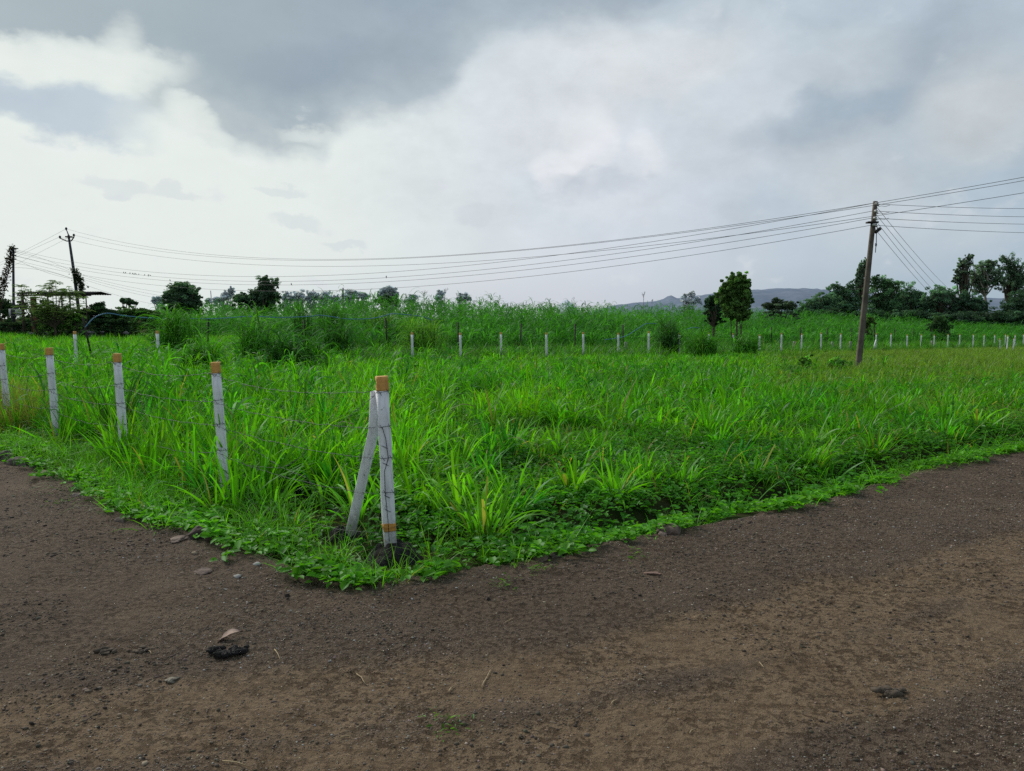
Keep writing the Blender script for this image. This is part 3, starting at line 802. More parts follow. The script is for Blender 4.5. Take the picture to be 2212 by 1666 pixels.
for (p0, p1, lb) in TW:
    a_ = flat_hit(*p0); b_ = flat_hit(*p1)
    pts = np.array([[a_[0] + (b_[0] - a_[0]) * t, a_[1] + (b_[1] - a_[1]) * t + .006 * math.sin(t * 4), 0] for t in np.linspace(0, 1, 5)])
    pts[:, 2] = road_z(pts[:, 0], pts[:, 1]) + .007
    tag(obj('straw_stem', tube(MB(), pts, [.002, .0026, .0024, .002, .001], 5), M['straw']), 'dry straw stem lying on the dirt road', 'straw', 'dry straw stems scattered on the road')

# ------------------------------------------------------------------ white concrete posts
def post_shaft(h0, h1, w, taper=.06, bev=.008, ring=None):
    """square bevelled column from h0 to h1"""
    zs = np.linspace(h0, h1, 9); V = []; 
    for z in zs:
        hw = .5 * w * (1 - taper * z / 1.2)
        b_ = bev
        wob = .0026
        V.append(np.array([[hw - b_, -hw, z], [hw, -hw + b_, z], [hw, hw - b_, z], [hw - b_, hw, z], [-hw + b_, hw, z], [-hw, hw - b_, z], [-hw, -hw + b_, z], [-hw + b_, -hw, z]]) + R.normal(0, wob, (8, 3)) * np.array([1, 1, 0]))
    V = np.vstack(V); n = len(zs)
    i = np.arange(n - 1)[:, None] * 8; j = np.arange(8)[None]; k = (j + 1) % 8
    Fq = np.stack([i + j, i + k, i + 8 + k, i + 8 + j], -1).reshape(-1, 4)
    mb = MB().add(V, Fq); mb.f.append(np.arange(8)[None, ::-1].copy()); mb.f.append(np.arange(8)[None] + (n - 1) * 8)
    return mb
Hp, Wp, CAP = 1.21, .084, .10
SHAFT = post_shaft(-.35, Hp - CAP, Wp).mesh('shaft', False); SHAFT.materials.append(M['white'])
CAPM = post_shaft(Hp - CAP, Hp, Wp + .002).mesh('painted_top', False); CAPM.materials.append(M['orange'])
# thin binding wires round a post
def ties(hs):
    mb = MB()
    for h in hs:
        hw = .5 * Wp * (1 - .06 * h / 1.2) + .003
        d = random.uniform(-.012, .012)
        loop = [(-hw, -hw, h), (0, -hw - .004, h + d * .6), (hw, -hw, h + d), (hw, hw, h + d), (-hw, hw, h), (-hw, -hw, h + .006)]
        tube(mb, loop, .0018, 4)
        for q in (-.3, .35):
            c = np.array([q * hw * 2, -hw - .005, h + d * q]); tube(mb, [c + (-.01, -.004, .02), c + (.012, 0, -.016)], .0016, 4)
    return mb
TIEM = [ties((q,)).mesh('wire_tie', False) for q in (1.10, .86, .64, .40, .12)]
for q in TIEM: q.materials.append(M['barb'])
ROWLAB = 'near row of white fence posts'
def make_post(label, base, lean=(0, 0), rz=0, scale=1., tie=True, group=ROWLAB):
    t = thing('fence_post', label, 'fence post', base, (lean[1], lean[0], rz), group); t.scale = (1, 1, scale)
    obj('shaft', SHAFT, None, t); obj('painted_top', CAPM, None, t)
    if tie:
        for q in TIEM[:4]: obj('wire_tie', q, None, t)
    return t
NEAR = [C0 + STEP * n for n in range(6)]
rzs = math.atan2(STEP[1], STEP[0])
leans = [-.045, -.043, -.03, -.035, -.03, -.03]
labs = [None, 'white concrete post with orange top standing next to the braced corner post', 'white concrete post half hidden by a tall dark grass clump', 'slim white post with bent grass in front, fourth from the braced corner',
        'white post cut by the picture edge beside dry wispy grass']
yaw = .30
for n in range(1, 5):
    x, y = NEAR[n]; make_post(labs[n], (x, y, float(terrain(x, y))), (leans[n], .0), yaw)
# corner post with its brace
x, y = NEAR[0]; z = float(terrain(x, y))
t = thing('corner_post', 'braced white concrete corner post with orange top and low orange band', 'fence post', (x, y, z), (0, -.034, .30), ROWLAB)
obj('shaft', SHAFT, None, t); obj('painted_top', CAPM, None, t)
for q in TIEM[:4]: obj('wire_tie', q, None, t)
obj('painted_band', post_shaft(.115, .175, Wp + .003).mesh('painted_band', False), M['band'], t)
def wire_down():
    mb = MB(); hw = .5 * Wp + .002
    tube(mb, [(-.02, -hw, .86), (0, -hw - .004, .78), (.006, -hw - .004, .70), (.012, -hw - .003, .64), (-.02, -hw - .003, .55), (-.022, -hw - .004, .40), (-.012, -hw - .004, .2), (-.01, -hw - .004, .05)], .0022, 4)
    for h in (.72, .6, .37, .27): tube(mb, [(-.03, -hw - .006, h + .012), (.01, -hw - .004, h - .012)], .002, 4)
    return mb
obj('hanging_wire', wire_down(), M['barb'], t)
def mound(name, cx, cy, r, h, seed, parent_loc, rot):
    mb = MB(); na, nr = 60, 16; V = []
    for i in range(nr):
        f_ = i / (nr - 1)
        for k in range(na):
            a_ = k * 2 * PI / na
            rr = r * f_ * (1 + .35 * (float(fbm(np.array([math.cos(a_) * 1.5 + seed]), np.array([math.sin(a_) * 1.5]), seed, 3)[0]) - .5))
            px, py = cx + math.cos(a_) * rr, cy + math.sin(a_) * rr
            hh = h * (1 - f_ ** 2.6) * .92 + .10 * (float(fbm(np.array([px * 22]), np.array([py * 22]), seed + 3, 3)[0]) - .5) * (1 - f_ * .6)
            V.append((px, py, fz(px, py) + hh - .02 * f_))
    i = np.arange(nr - 1)[:, None] * na; j = np.arange(na)[None]; k = (j + 1) % na
    return MB().add(V, np.stack([i + j, i + k, i + na + k, i + na + j], -1).reshape(-1, 4))
bx, by = at(746, 1152, 5.8)[:2]
def setpart(o, parent):
    bpy.context.view_layer.update()
    o.parent = parent; o.matrix_parent_inverse = parent.matrix_world.inverted(); return o
m1 = setpart(obj('footing', mound('footing', x + .03, y + .0, .23, .16, 3, None, None), M['mound']), t)
m2 = setpart(obj('footing', mound('footing', bx, by, .17, .11, 4, None, None), M['mound']), t)
# brace: slanting leg that meets the post and runs up beside it
def brace():
    K = at(808, 928, 5.47); Tp = at(812, 845, 5.42); B0 = np.array([bx, by, fz(bx, by) - .1])
    w = .031
    fx = np.array([.94, -.34, 0]); mb = MB()
    path = [B0, B0 + (K - B0) * .5, K, Tp]
    fy = np.array([.34, .94, 0]); V = []
    for p in path:
        for a_, b_ in ((-1, -.8), (-.8, -1), (.8, -1), (1, -.8), (1, .8), (.8, 1), (-.8, 1), (-1, .8)):
            V.append(p + fx * a_ * w + fy * b_ * w)
    n = len(path)
    i = np.arange(n - 1)[:, None] * 8; j = np.arange(8)[None]; k = (j + 1) % 8
    mb.add(V, np.stack([i + j, i + k, i + 8 + k, i + 8 + j], -1).reshape(-1, 4)); mb.f.append(np.arange(8)[None] + (n - 1) * 8)
    return mb
setpart(obj('brace', brace(), M['white'], smooth=False), t)

# barbed wire strands of the near fence
def barbed(path, label, sag=.05, group='barbed wire strands of the near fence', gap=.115, r=.0017):
    mb = MB(); pts = []
    for a_, b_ in zip(path[:-1], path[1:]):
        s_ = sag * random.uniform(.5, 1.4)
        for t_ in np.linspace(0, 1, 22)[:-1]:
            p = a_ * (1 - t_) + b_ * t_; p = p.copy(); p[2] -= s_ * 4 * t_ * (1 - t_); pts.append(p + R.normal(0, .0035, 3))
    pts.append(path[-1]); pts = np.array(pts)
    tube(mb, pts, r, 4)
    L = np.concatenate([[0], np.cumsum(np.linalg.norm(np.diff(pts, axis=0), axis=1))])
    for d in np.arange(.08, L[-1], gap):
        c = np.array([np.interp(d, L, pts[:, k]) for k in range(3)])
        for q in range(2):
            e = R.normal(0, 1, 3); e = e / np.linalg.norm(e) * .016
            tube(mb, [c - e, c + e], .0017, 3)
    return tag(obj('barbed_wire', mb, M['barb'], smooth=False), label, 'barbed wire', group)
hs_c = (1.11, .85, .63, .38, .10)
names = ('top', 'second', 'third', 'fourth', 'lowest')
for h, nm in zip(hs_c, names):
    path = []
    for n in range(0, 6):
        x, y = NEAR[n]
        off = np.array([-.05, -.05]) if n else np.array([-.05, -.03])
        path.append(np.array([x + off[0] + leans[n] * h, y + off[1], float(terrain(x, y)) + h]))
    barbed(path, f'{nm} barbed wire strand running along the near white posts', .07 if h > .5 else .1)
p0 = np.array([NEAR[0][0] - .06, NEAR[0][1] - .05, 1.11]); p1 = at(612, 1010, 6.5); p2 = at(480, 985, 7.0)
barbed([p0, at(690, 940, 5.9), p1, p2], 'slack barbed wire drooping from the corner post top toward next post', .03)
barbed([at(482, 925, 7.0), at(570, 985, 6.6), at(660, 1030, 6.0), at(752, 1125, 5.7)], 'loose barbed wire sagging low to the brace foot', .03)

# far row
spec = {0: 'far white post standing by itself, first past the tall clumps', 1: 'far white post with an iron stake directly behind it',
        2: 'far white post two along from the one hiding an iron stake', 3: 'far white post three along from the stake-backed post, before a bare stretch'}
ordw = ['first', 'second', 'third', 'fourth', 'fifth', 'sixth', 'seventh', 'eighth', 'ninth', 'tenth', 'eleventh', 'twelfth', 'thirteenth']
FAR_G = 'far row of orange-topped white posts'
for n in list(range(-5, -3)) + list(range(0, 30)):
    if n == 15: continue
    x, y = far_post(n) + R.normal(0, .05, 2)
    if n == -5: lb = 'small orange-topped post deep in grass in front of the leafy shed'
    elif n == -4: lb = 'small orange-topped post deep in grass just before the tallest fodder clump'
    elif n in spec: lb = spec[n]
    elif n < 7: lb = f'far white post, {ordw[6 - n]} before the dark grass clump in the fence line'
    elif n == 7: lb = 'far white post almost hidden behind the dark fence-line grass clump'
    elif n == 8: lb = 'far white post between dark fence-line clump and lone bushy tree'
    elif n == 9: lb = 'far white post directly in front of the lone bushy tree'
    elif n < 15: lb = f'far white post, {ordw[n - 10]} past the lone bushy tree toward the wooden pole'
    elif n == 16: lb = 'far white post with two slanting braces just past the wooden pole'
    elif n < 26: lb = f'far white post, {ordw[n - 17]} past the double-braced one'
    else: lb = f'far white post, {ordw[n - 26]} of the last ones where the fence turns'
    ln = R.normal(0, .018); extra = 0
    t = make_post(lb, (x, y, float(terrain(x, y)) + .02 * R.normal()), (ln, 0), .9, 1 + R.normal(0, .02), False, FAR_G)
    if n == 16:
        for sgn in (-1, 1):
            mbx = MB(); tube(mbx, [(0, 0, .75), (sgn * .45, .1, -.1)], .05, 4); obj('brace', mbx, M['white'], t, False)
for px, ln, lb in ((2161, -.35, 'short broken white post leaning away at the end of far row'), (2176, .28, 'tilted orange-topped post in the gap near the row end'), (2190, 0.02, 'short white post beside the tilted orange-topped post')):
    p = at(px, 735, 62); make_post(lb, (p[0], p[1], float(terrain(p[0], p[1]))), (ln, 0), .9, .8 if px != 2176 else 1., False, FAR_G)
# bare grey stub posts behind
STUB = post_shaft(-.2, .7, .14, .1).mesh('stub', False); STUB.materials.append(M['greypost'])
for px, Y, lb in ((1352, 47, 'squat bare grey stone marker where the hose meets the ground'), (1716, 56, 'squat grey marker stone between white posts before the wooden pole'), (1710 - 12 + 0, 50, None), (1799, 58, 'thin grey marker stone close before the wooden pole'), (1838, 60, 'grey marker stone nearly touching the wooden pole'), (2014, 68, 'grey marker stone between the posts past the double-braced one')):
    if lb is None: continue
    p = at(px, 720, Y); o = obj('marker_stone', STUB, None, loc=(p[0], p[1], fz(p[0], p[1])))
    tag(o, lb, 'marker stone', 'bare grey marker stones behind the far row')

# iron stakes and hose of the crop fence
STAKE_G = 'dark iron stakes along the crop edge'
stl = {-3: 'crooked dark stake in the grass under the arching blue hose', -2: 'dark stake behind the tallest fodder clump carrying the blue hose', -1: 'dark stake holding the blue hose beside twin fodder clumps', 0: 'tallest iron stake where the blue hose peaks',
       1: 'iron stake behind a far white post past the hose end', 2: 'iron stake midway between two white posts at the crop edge', 3: 'iron stake just before the fallen blue hose loop', 4: 'iron stake standing where the hose rises from the ground'}
for n in range(-3, 17):
    if n in (6, 7): continue
    x, y = stake_pos(n); h = 1.95 if n == 0 else 1.78
    if n in stl: lb = stl[n]
    elif n == 5: lb = 'iron stake partly hidden by the dark fence-line clump'
    elif n < 12: lb = f'iron stake at crop edge, {ordw[n - 8]} past the lone bushy tree'
    else: lb = f'iron stake at crop edge, {ordw[n - 12]} past the wooden pole'
    mb = MB(); box(mb, (-.035, -.03, -.2), (.035, -.018, h)); box(mb, (-.035, -.018, -.2), (-.023, .03, h))
    o = obj('iron_stake', mb, M['steel'], smooth=False, loc=(x, y, fz(x, y))); o.rotation_euler = (0, R.normal(0, .03) + (-.1 if n == -3 else 0), .6)
    tag(o, lb, 'stake', STAKE_G)
def spline(P, k=8):
    P = np.array(P, float); out = []
    for i in range(len(P) - 1):
        p0, p1, p2, p3 = P[max(i - 1, 0)], P[i], P[i + 1], P[min(i + 2, len(P) - 1)]
        for t_ in np.linspace(0, 1, k, endpoint=False):
            out.append(.5 * (2 * p1 + (p2 - p0) * t_ + (2 * p0 - 5 * p1 + 4 * p2 - p3) * t_ ** 2 + (3 * p1 - p0 - 3 * p2 + p3) * t_ ** 3))
    out.append(P[-1]); return np.array(out)
def stake_depth(px):
    u = (px - CX) / F; n = (u + .1625) / (.0874 - .074 * u); return 40 * (1 + .074 * n)
hose1 = [(184, 707), (190, 700), (197, 692), (206, 685), (217, 680), (230, 677), (244, 678), (260, 681), (285, 684), (320, 687), (360, 688), (400, 688), (440, 689), (490, 687), (530, 684), (566, 684), (600, 686), (640, 685), (676, 683), (690, 681), (715, 684), (748, 689), (792, 689), (820, 685), (835, 681), (848, 678), (880, 680), (910, 684), (935, 692)]
tag(obj('hose', tube(MB(), spline([at(px, py, stake_depth(px) - .12) for px, py in hose1]), .02, 6), M['hose']), 'blue water hose slung over iron stakes along crop edge', 'hose')
hose2 = [(1305, 734), (1330, 731), (1352, 726), (1372, 714), (1389, 703), (1398, 699), (1418, 699)]
tag(obj('hose', tube(MB(), spline([at(px, py, stake_depth(px) - 1.) for px, py in hose2]), .02, 6), M['hose']), 'pale blue hose rising from ground into the crop by an iron stake', 'hose')
tag(obj('hose', tube(MB(), spline([at(px, py, stake_depth(px) - .6) for px, py in ((1485, 711), (1494, 708), (1502, 708), (1512, 709))]), .024, 6), M['hose']), 'short blue hose piece showing in leaves before the lone tree', 'hose')

# ------------------------------------------------------------------ tall fodder clumps
F_COL = (.085, .29, .03); F_DARK = (.055, .20, .03); CR_COL = (.055, .215, .03)
def clump(px0, px1, top, Y, label, col=F_COL, nstem=None, group='tall fodder grass clumps', per=15, w=.045):
    pc = at((px0 + px1) / 2, 700, Y); cx, cy = pc[0], pc[1]; hw = (px1 - px0) * Y / F * .5
    h = (at(0, top, Y)[2] - fz(cx, cy)) * 1.22; ns = nstem or int(26 * hw + 8)
    a_ = R.uniform(0, 2 * PI, ns); r_ = np.sqrt(R.uniform(0, 1, ns)) * hw * .85
    x = cx + np.cos(a_) * r_; y = cy + np.sin(a_) * r_ * .8
    mb = MB(); fodder(mb, x, y, per, h * (1 - .25 * (r_ / hw) ** 2) * R.uniform(.5, 1.1, ns), w, jit(col, ns, .12), .06)
    for k in range(ns):
        tube(mb, [(x[k], y[k], fz(x[k], y[k]) - .05), (x[k] + .05, y[k], fz(x[k], y[k]) + h * .6)], [.012, .007], 4, (.10, .17, .05), False)
    o = obj('fodder_clump', mb, M['crop'])
    return tag(o, label, 'grass clump', group)
clump(318, 440, 652, 31, 'tallest fodder grass clump crossing the blue hose near the round tree')
clump(508, 592, 672, 26, 'fodder clump with light arching leaves below the big dark tree')
clump(560, 720, 715, 24, 'broad dark low fodder clump spreading in the middle of grass', F_DARK)
clump(395, 470, 735, 23, 'low dark fodder clump in front of the tallest clump', F_COL)
clump(626, 684, 642, 41, 'dark plumed fodder clump behind the hose, first of twins', F_DARK)
clump(684, 752, 637, 43, 'dark plumed fodder clump behind the hose, taller twin', F_DARK)
clump(696, 765, 688, 33, 'dense medium clump in front of the hose beside twin clumps', F_DARK)
clump(862, 960, 684, 37, 'light green fodder clump between tallest stake and stake-backed post', (.15, .35, .05))
clump(790, 860, 668, 47, 'spreading fodder clump behind the tallest iron stake', (.13, .31, .05))
clump(1422, 1468, 684, 44, 'narrow dark drooping clump standing in the white fence line', (.06, .18, .04), per=22)
clump(1475, 1560, 718, 40, 'low dark bushy clump under the lone tree in fence line', F_COL)
clump(1575, 1640, 722, 43, 'dark low clump around the foot of lone bushy tree', F_COL)
# single big clump near the corner and other near clumps
def near_clump(px, py, h, nb, label, col, w=.02, spread=.1, blunt=.5, droop=1.1, lean=.55):
    p = on_ground(px, py); mb = MB()
    tussocks(mb, np.array([p[0]]), np.array([p[1]]), nb, h, w, np.array([col]), spread, 7, lean=lean, droop=droop, blunt_p=blunt, base=(.13, .15, .05))
    n = max(3, nb // 14)
    tussocks(mb, np.array([p[0]]), np.array([p[1]]), n, h * .5, w * .5, np.array([(.30, .22, .10)]), spread, 5, lean=lean * 1.3, droop=1.4, blunt_p=.2, base=(.2, .15, .08))
    return tag(obj('grass_clump', mb, M['grass']), label, 'grass clump', 'single grass clumps by the road')
near_clump(1052, 1170, .46, 80, 'big arching grass clump by the road beside corner post', (.13, .36, .03), .022, .13)
near_clump(478, 1064, .36, 34, 'upright broad-leaved clump at the foot of the second post', (.16, .43, .025), .03, .1, .6, .7, .35)
near_clump(258, 960, .86, 50, 'tall dark clump hiding the third post', (.05, .14, .03), .03, .07, .4, .5, .28)
near_clump(355, 990, .46, 44, 'bright upright clump between second and third posts', (.17, .43, .025), .027, .12, .6, .7, .35)
near_clump(1470, 1100, .36, 60, 'grass clump overhanging the dark ditch by the sloping boulder', (.12, .39, .02), .018, .12)
near_clump(1390, 1050, .34, 80, 'blunt-tipped grass clump standing above weedy ditch', (.14, .41, .02), .018, .16, .7, .8)
near_clump(1745, 1010, .36, 80, 'wide bright clump at the field edge where the ditch narrows', (.14, .41, .02), .02, .18, .5, .9)
near_clump(1890, 985, .4, 70, 'leafy tall clump on the ditch bank toward the far road', (.13, .4, .02), .022, .15, .4, .8)
near_clump(640, 1050, .46, 90, 'dense dark green clump between second post and corner brace', (.055, .25, .02), .022, .2, .3, .9)

# ------------------------------------------------------------------ the crop beyond the stakes
mb = MB()
def crop_front(x, y):
    """signed distance into the crop"""
    off = x * fr_nor[0] + y * fr_nor[1] - ST_OFF
    u = x / y
    return np.minimum(off - .6, np.where(u < -.2, y - (40 + 90 * sstep(-.2, -.33, u) * .33), 99))
def t_crop(x, y):
    d = crop_front(x, y); u = x / y
    return in_view(x, y, 4) & (d > 0) & (d < 55) & (u > -.46) & (R.uniform(0, 1, len(x)) < np.where(d < 14, 1, np.where(d < 30, .8, .3)))
x, y = scatter(25000, -50, 110, 33, 150, t_crop)
d = crop_front(x, y)
h = (1.0 + 1.0 * sstep(0, 8, d + 3 * (fbm(x * .3, y * .3, 95, 3) - .5)) + 2.3 * sstep(4, 34, d)) * np.exp(R.normal(0, .09, len(x)))
h *= 1.3 * (.86 + .3 * fbm(x * .12, y * .12, 97, 3))
u = x / y; h = np.where(u < -.25, np.maximum(h, 2.5) * .98, h)
k = np.clip((fbm(x * .25, y * .25, 99, 3) - .3) / .4, 0, 1)[:, None]
cl = np.array(CR_COL) * (1 - k) + np.array((.085, .31, .038)) * k
cl = np.where((d < 5)[:, None], cl * 1.12, cl)
fodder(mb, x, y, np.where(d < 12, 16, 12), h * 1.06, .075, cl, .22, 4)
tag(obj('fodder_crop', mb, M['crop']), 'dense tall green fodder crop filling the land beyond stakes', 'crop', kind='stuff')
# low weedy strip between post row and stakes
mb = MB()
def t_strip(x, y):
    off = x * fr_nor[0] + y * fr_nor[1]
    return in_view(x, y, 3) & (off > FR_OFF - 1) & (off < ST_OFF + 2) & (x / y > -.3)
x, y = scatter(22000, -14, 75, 30, 95, t_strip)
tussocks(mb, x, y, R.integers(8, 14, len(x)), (.35 + .55 * fbm(x * .35, y * .35, 66, 3)) * np.exp(R.normal(0, .2, len(x))), .034, jit((.075, .25, .03), len(x), .25), .2, 3, lean=.6, droop=1.2, blunt_p=0)
tag(obj('strip_grass', mb, M['grass']), 'darker rough grass strip between far post row and stakes', 'grass', kind='stuff')

# ------------------------------------------------------------------ trees
def limb(mb, a_, b_, r0, r1, bend=.08, c=None, k=6):
    a_ = np.asarray(a_, float); b_ = np.asarray(b_, float); L = np.linalg.norm(b_ - a_)
    off = R.normal(0, bend * L, 3); t_ = np.linspace(0, 1, k)[:, None]
    pts = a_ * (1 - t_) + b_ * t_ + off * 4 * t_ * (1 - t_) * .5 + R.normal(0, .012 * L, (k, 3)) * (t_ * (1 - t_) * 4)
    tube(mb, pts, r0 + (r1 - r0) * t_[:, 0], 6, c, False)

def tree(name, label, Y, blobs, base, leaf=.16, n=2600, col=(.035, .075, .022), mat='tree_leaf', bark='bark', trunk=.14, group=None, clumps=26, cat='tree', cs=.33, trunk_path=None, vert=1., colv=.25, z0=None, depth=1., bush=False, skirt=None):
    """blobs: (px, py, rx, ry) ellipses of the crown as measured, standing at distance Y"""
    far = Y > 40
    leaf = leaf * (.58 if far else .75); n = int(n * (2.8 if bush else 2.2) * (1.45 if far else 1.1)); clumps = int(clumps * 2.6); cs = cs * .68
    bp = at(base, 690, Y); bx, by = bp[0], bp[1]; bz = (float(terrain(np.array([bx]), np.array([by]))[0]) - .1) if z0 is None else z0
    t = thing(name, label, cat, (bx, by, bz), group=group)
    org = np.array([bx, by, bz])
    area = sum(b_[2] * b_[3] for b_ in blobs)
    mbl = MB(); mbt = MB(); ends = []
    for (px, py, rx, ry) in blobs:
        c = at(px, py, Y); c[1] += R.normal(0, .15) * rx * Y / F
        a3 = np.array([rx * Y / F, rx * Y / F * .85 * depth, ry * Y / F])
        nc = max(5, int(clumps * rx * ry / area * 1.0))
        dirs = R.normal(0, 1, (nc, 3)); dirs /= np.linalg.norm(dirs, axis=1)[:, None]
        rad = R.uniform(.4, .98, nc)
        cen = c + dirs * a3 * rad[:, None] * np.exp(R.normal(0, .1, (nc, 1)))
        nn = int(n * rx * ry / area)
        per = R.multinomial(nn, np.ones(nc) / nc)
        if skirt is None: sk = .62 if bush else .45
        else: sk = skirt
        lo_ = .08 if bush else .5
        low = R.uniform(0, 1, nc) < sk
        cen[low, 2] = bz + .2 + (cen[low, 2] - bz) * R.uniform(lo_, .9, low.sum())
        for k in range(nc):
            m = per[k]
            if m == 0: continue
            rs = cs * R.uniform(.55, 1.3) * a3 * np.array([1, 1, .8])
            q = R.normal(0, 1, (m, 3)); q /= np.linalg.norm(q, axis=1)[:, None]; q *= (R.uniform(0, 1, (m, 1)) ** .45)
            P = cen[k] + q * rs
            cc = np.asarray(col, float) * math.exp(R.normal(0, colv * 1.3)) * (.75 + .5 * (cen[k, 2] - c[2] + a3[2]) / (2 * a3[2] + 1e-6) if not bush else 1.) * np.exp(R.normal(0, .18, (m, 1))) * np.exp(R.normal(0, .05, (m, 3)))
            nrm = q * .8 + R.normal(0, .5, (m, 3)) + np.array([0, 0, .35])
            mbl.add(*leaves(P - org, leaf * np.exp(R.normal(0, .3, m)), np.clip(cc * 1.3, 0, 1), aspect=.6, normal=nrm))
            if R.uniform() < .6: ends.append(cen[k])
        # a core keeps the middle from being see-through
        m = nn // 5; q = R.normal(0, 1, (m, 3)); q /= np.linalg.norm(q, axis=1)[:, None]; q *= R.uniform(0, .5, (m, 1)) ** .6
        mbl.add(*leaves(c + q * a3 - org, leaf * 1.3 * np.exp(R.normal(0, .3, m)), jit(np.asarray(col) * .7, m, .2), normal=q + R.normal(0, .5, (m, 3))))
    top = at(blobs[0][0], blobs[0][1], Y)
    fork = org + (top - org) * np.array([.5, .5, .45]) if trunk_path is None else at(*trunk_path, Y)
    if not bush:
        limb(mbt, (0, 0, -.2), fork - org, trunk, trunk * .7, .05, k=7)
        for e in ends[:40]: limb(mbt, fork - org, e - org, trunk * .5, trunk * .1, .1)
        obj('trunk', mbt, M[bark], t)
    else:
        for e in ends[:14]: limb(mbt, R.normal(0, .15, 3) * (1, 1, 0), e - org, trunk * .5, trunk * .15, .1)
        obj('stem', mbt, M[bark], t)
    obj('crown' if not bush else 'foliage', mbl, M[mat], t)
    return t

DK = (.08, .15, .08); MID = (.045, .095, .03)
HZ = (.58, .66, .70); HZ2 = (.13, .16, .155)  # HZ: distance haze put into the leaf colour, pale and bluish
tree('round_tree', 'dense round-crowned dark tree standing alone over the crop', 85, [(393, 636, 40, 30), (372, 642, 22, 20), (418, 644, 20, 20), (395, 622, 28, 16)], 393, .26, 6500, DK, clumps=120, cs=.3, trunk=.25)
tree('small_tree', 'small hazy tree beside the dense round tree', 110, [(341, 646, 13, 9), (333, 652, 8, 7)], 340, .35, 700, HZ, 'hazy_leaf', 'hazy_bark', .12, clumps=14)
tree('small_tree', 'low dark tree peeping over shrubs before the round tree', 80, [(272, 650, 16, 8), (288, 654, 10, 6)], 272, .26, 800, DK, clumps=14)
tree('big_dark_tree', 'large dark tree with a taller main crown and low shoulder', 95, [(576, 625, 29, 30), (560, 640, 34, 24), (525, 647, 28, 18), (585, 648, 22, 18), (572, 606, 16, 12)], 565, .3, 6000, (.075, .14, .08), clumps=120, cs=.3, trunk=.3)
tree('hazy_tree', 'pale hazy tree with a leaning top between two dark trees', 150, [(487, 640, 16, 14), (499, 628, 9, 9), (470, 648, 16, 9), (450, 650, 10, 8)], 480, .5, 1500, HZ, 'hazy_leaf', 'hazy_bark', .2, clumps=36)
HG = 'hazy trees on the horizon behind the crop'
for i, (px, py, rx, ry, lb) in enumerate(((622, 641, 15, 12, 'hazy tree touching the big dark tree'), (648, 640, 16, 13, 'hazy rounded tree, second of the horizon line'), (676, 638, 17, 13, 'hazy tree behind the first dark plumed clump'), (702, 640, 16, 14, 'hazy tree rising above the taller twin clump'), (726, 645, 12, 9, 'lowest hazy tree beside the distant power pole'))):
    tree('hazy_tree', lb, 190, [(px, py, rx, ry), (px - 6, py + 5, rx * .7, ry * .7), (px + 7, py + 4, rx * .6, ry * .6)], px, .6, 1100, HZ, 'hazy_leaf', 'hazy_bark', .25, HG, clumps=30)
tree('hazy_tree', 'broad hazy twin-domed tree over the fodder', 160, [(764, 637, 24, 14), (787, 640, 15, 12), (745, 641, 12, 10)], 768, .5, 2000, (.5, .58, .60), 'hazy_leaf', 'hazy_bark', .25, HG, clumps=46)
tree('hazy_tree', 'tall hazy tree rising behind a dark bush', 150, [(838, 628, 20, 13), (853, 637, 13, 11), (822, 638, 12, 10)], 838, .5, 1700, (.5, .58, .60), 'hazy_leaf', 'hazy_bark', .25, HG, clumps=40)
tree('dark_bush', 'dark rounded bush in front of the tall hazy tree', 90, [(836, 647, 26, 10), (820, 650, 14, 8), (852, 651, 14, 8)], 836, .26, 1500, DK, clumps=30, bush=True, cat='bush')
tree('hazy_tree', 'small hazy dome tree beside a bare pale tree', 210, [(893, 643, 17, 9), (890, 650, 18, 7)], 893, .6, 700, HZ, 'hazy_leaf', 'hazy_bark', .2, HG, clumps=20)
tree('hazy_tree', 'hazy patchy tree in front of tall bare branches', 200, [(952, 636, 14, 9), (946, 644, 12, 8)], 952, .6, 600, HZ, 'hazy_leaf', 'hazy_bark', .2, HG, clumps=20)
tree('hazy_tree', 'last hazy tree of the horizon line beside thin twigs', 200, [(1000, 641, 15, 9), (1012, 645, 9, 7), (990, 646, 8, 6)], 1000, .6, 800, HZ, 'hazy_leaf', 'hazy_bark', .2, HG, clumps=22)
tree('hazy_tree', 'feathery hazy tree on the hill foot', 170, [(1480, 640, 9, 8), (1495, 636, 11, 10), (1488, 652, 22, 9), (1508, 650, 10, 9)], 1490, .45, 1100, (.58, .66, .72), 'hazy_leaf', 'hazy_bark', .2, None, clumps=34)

def bare_tree(label, px, base_py, top_py, Y, spread, mat='hazy_bare', group='bare pale trees on the horizon'):
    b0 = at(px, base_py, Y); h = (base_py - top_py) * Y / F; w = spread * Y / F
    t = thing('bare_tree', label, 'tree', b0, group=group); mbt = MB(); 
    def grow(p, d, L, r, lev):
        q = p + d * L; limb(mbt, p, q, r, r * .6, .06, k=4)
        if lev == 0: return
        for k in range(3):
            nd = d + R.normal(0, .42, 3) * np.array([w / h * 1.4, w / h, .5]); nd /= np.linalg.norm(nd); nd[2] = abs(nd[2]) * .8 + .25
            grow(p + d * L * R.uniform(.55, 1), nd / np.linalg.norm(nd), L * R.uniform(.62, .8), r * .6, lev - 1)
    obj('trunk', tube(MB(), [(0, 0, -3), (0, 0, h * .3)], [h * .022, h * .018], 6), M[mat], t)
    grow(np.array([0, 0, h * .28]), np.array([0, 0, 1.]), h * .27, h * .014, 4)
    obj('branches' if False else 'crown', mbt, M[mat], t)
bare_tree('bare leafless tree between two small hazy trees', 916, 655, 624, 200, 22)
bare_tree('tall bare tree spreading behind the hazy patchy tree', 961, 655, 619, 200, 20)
bare_tree('thin bare twigs beside the last hazy tree', 988, 655, 630, 200, 8)
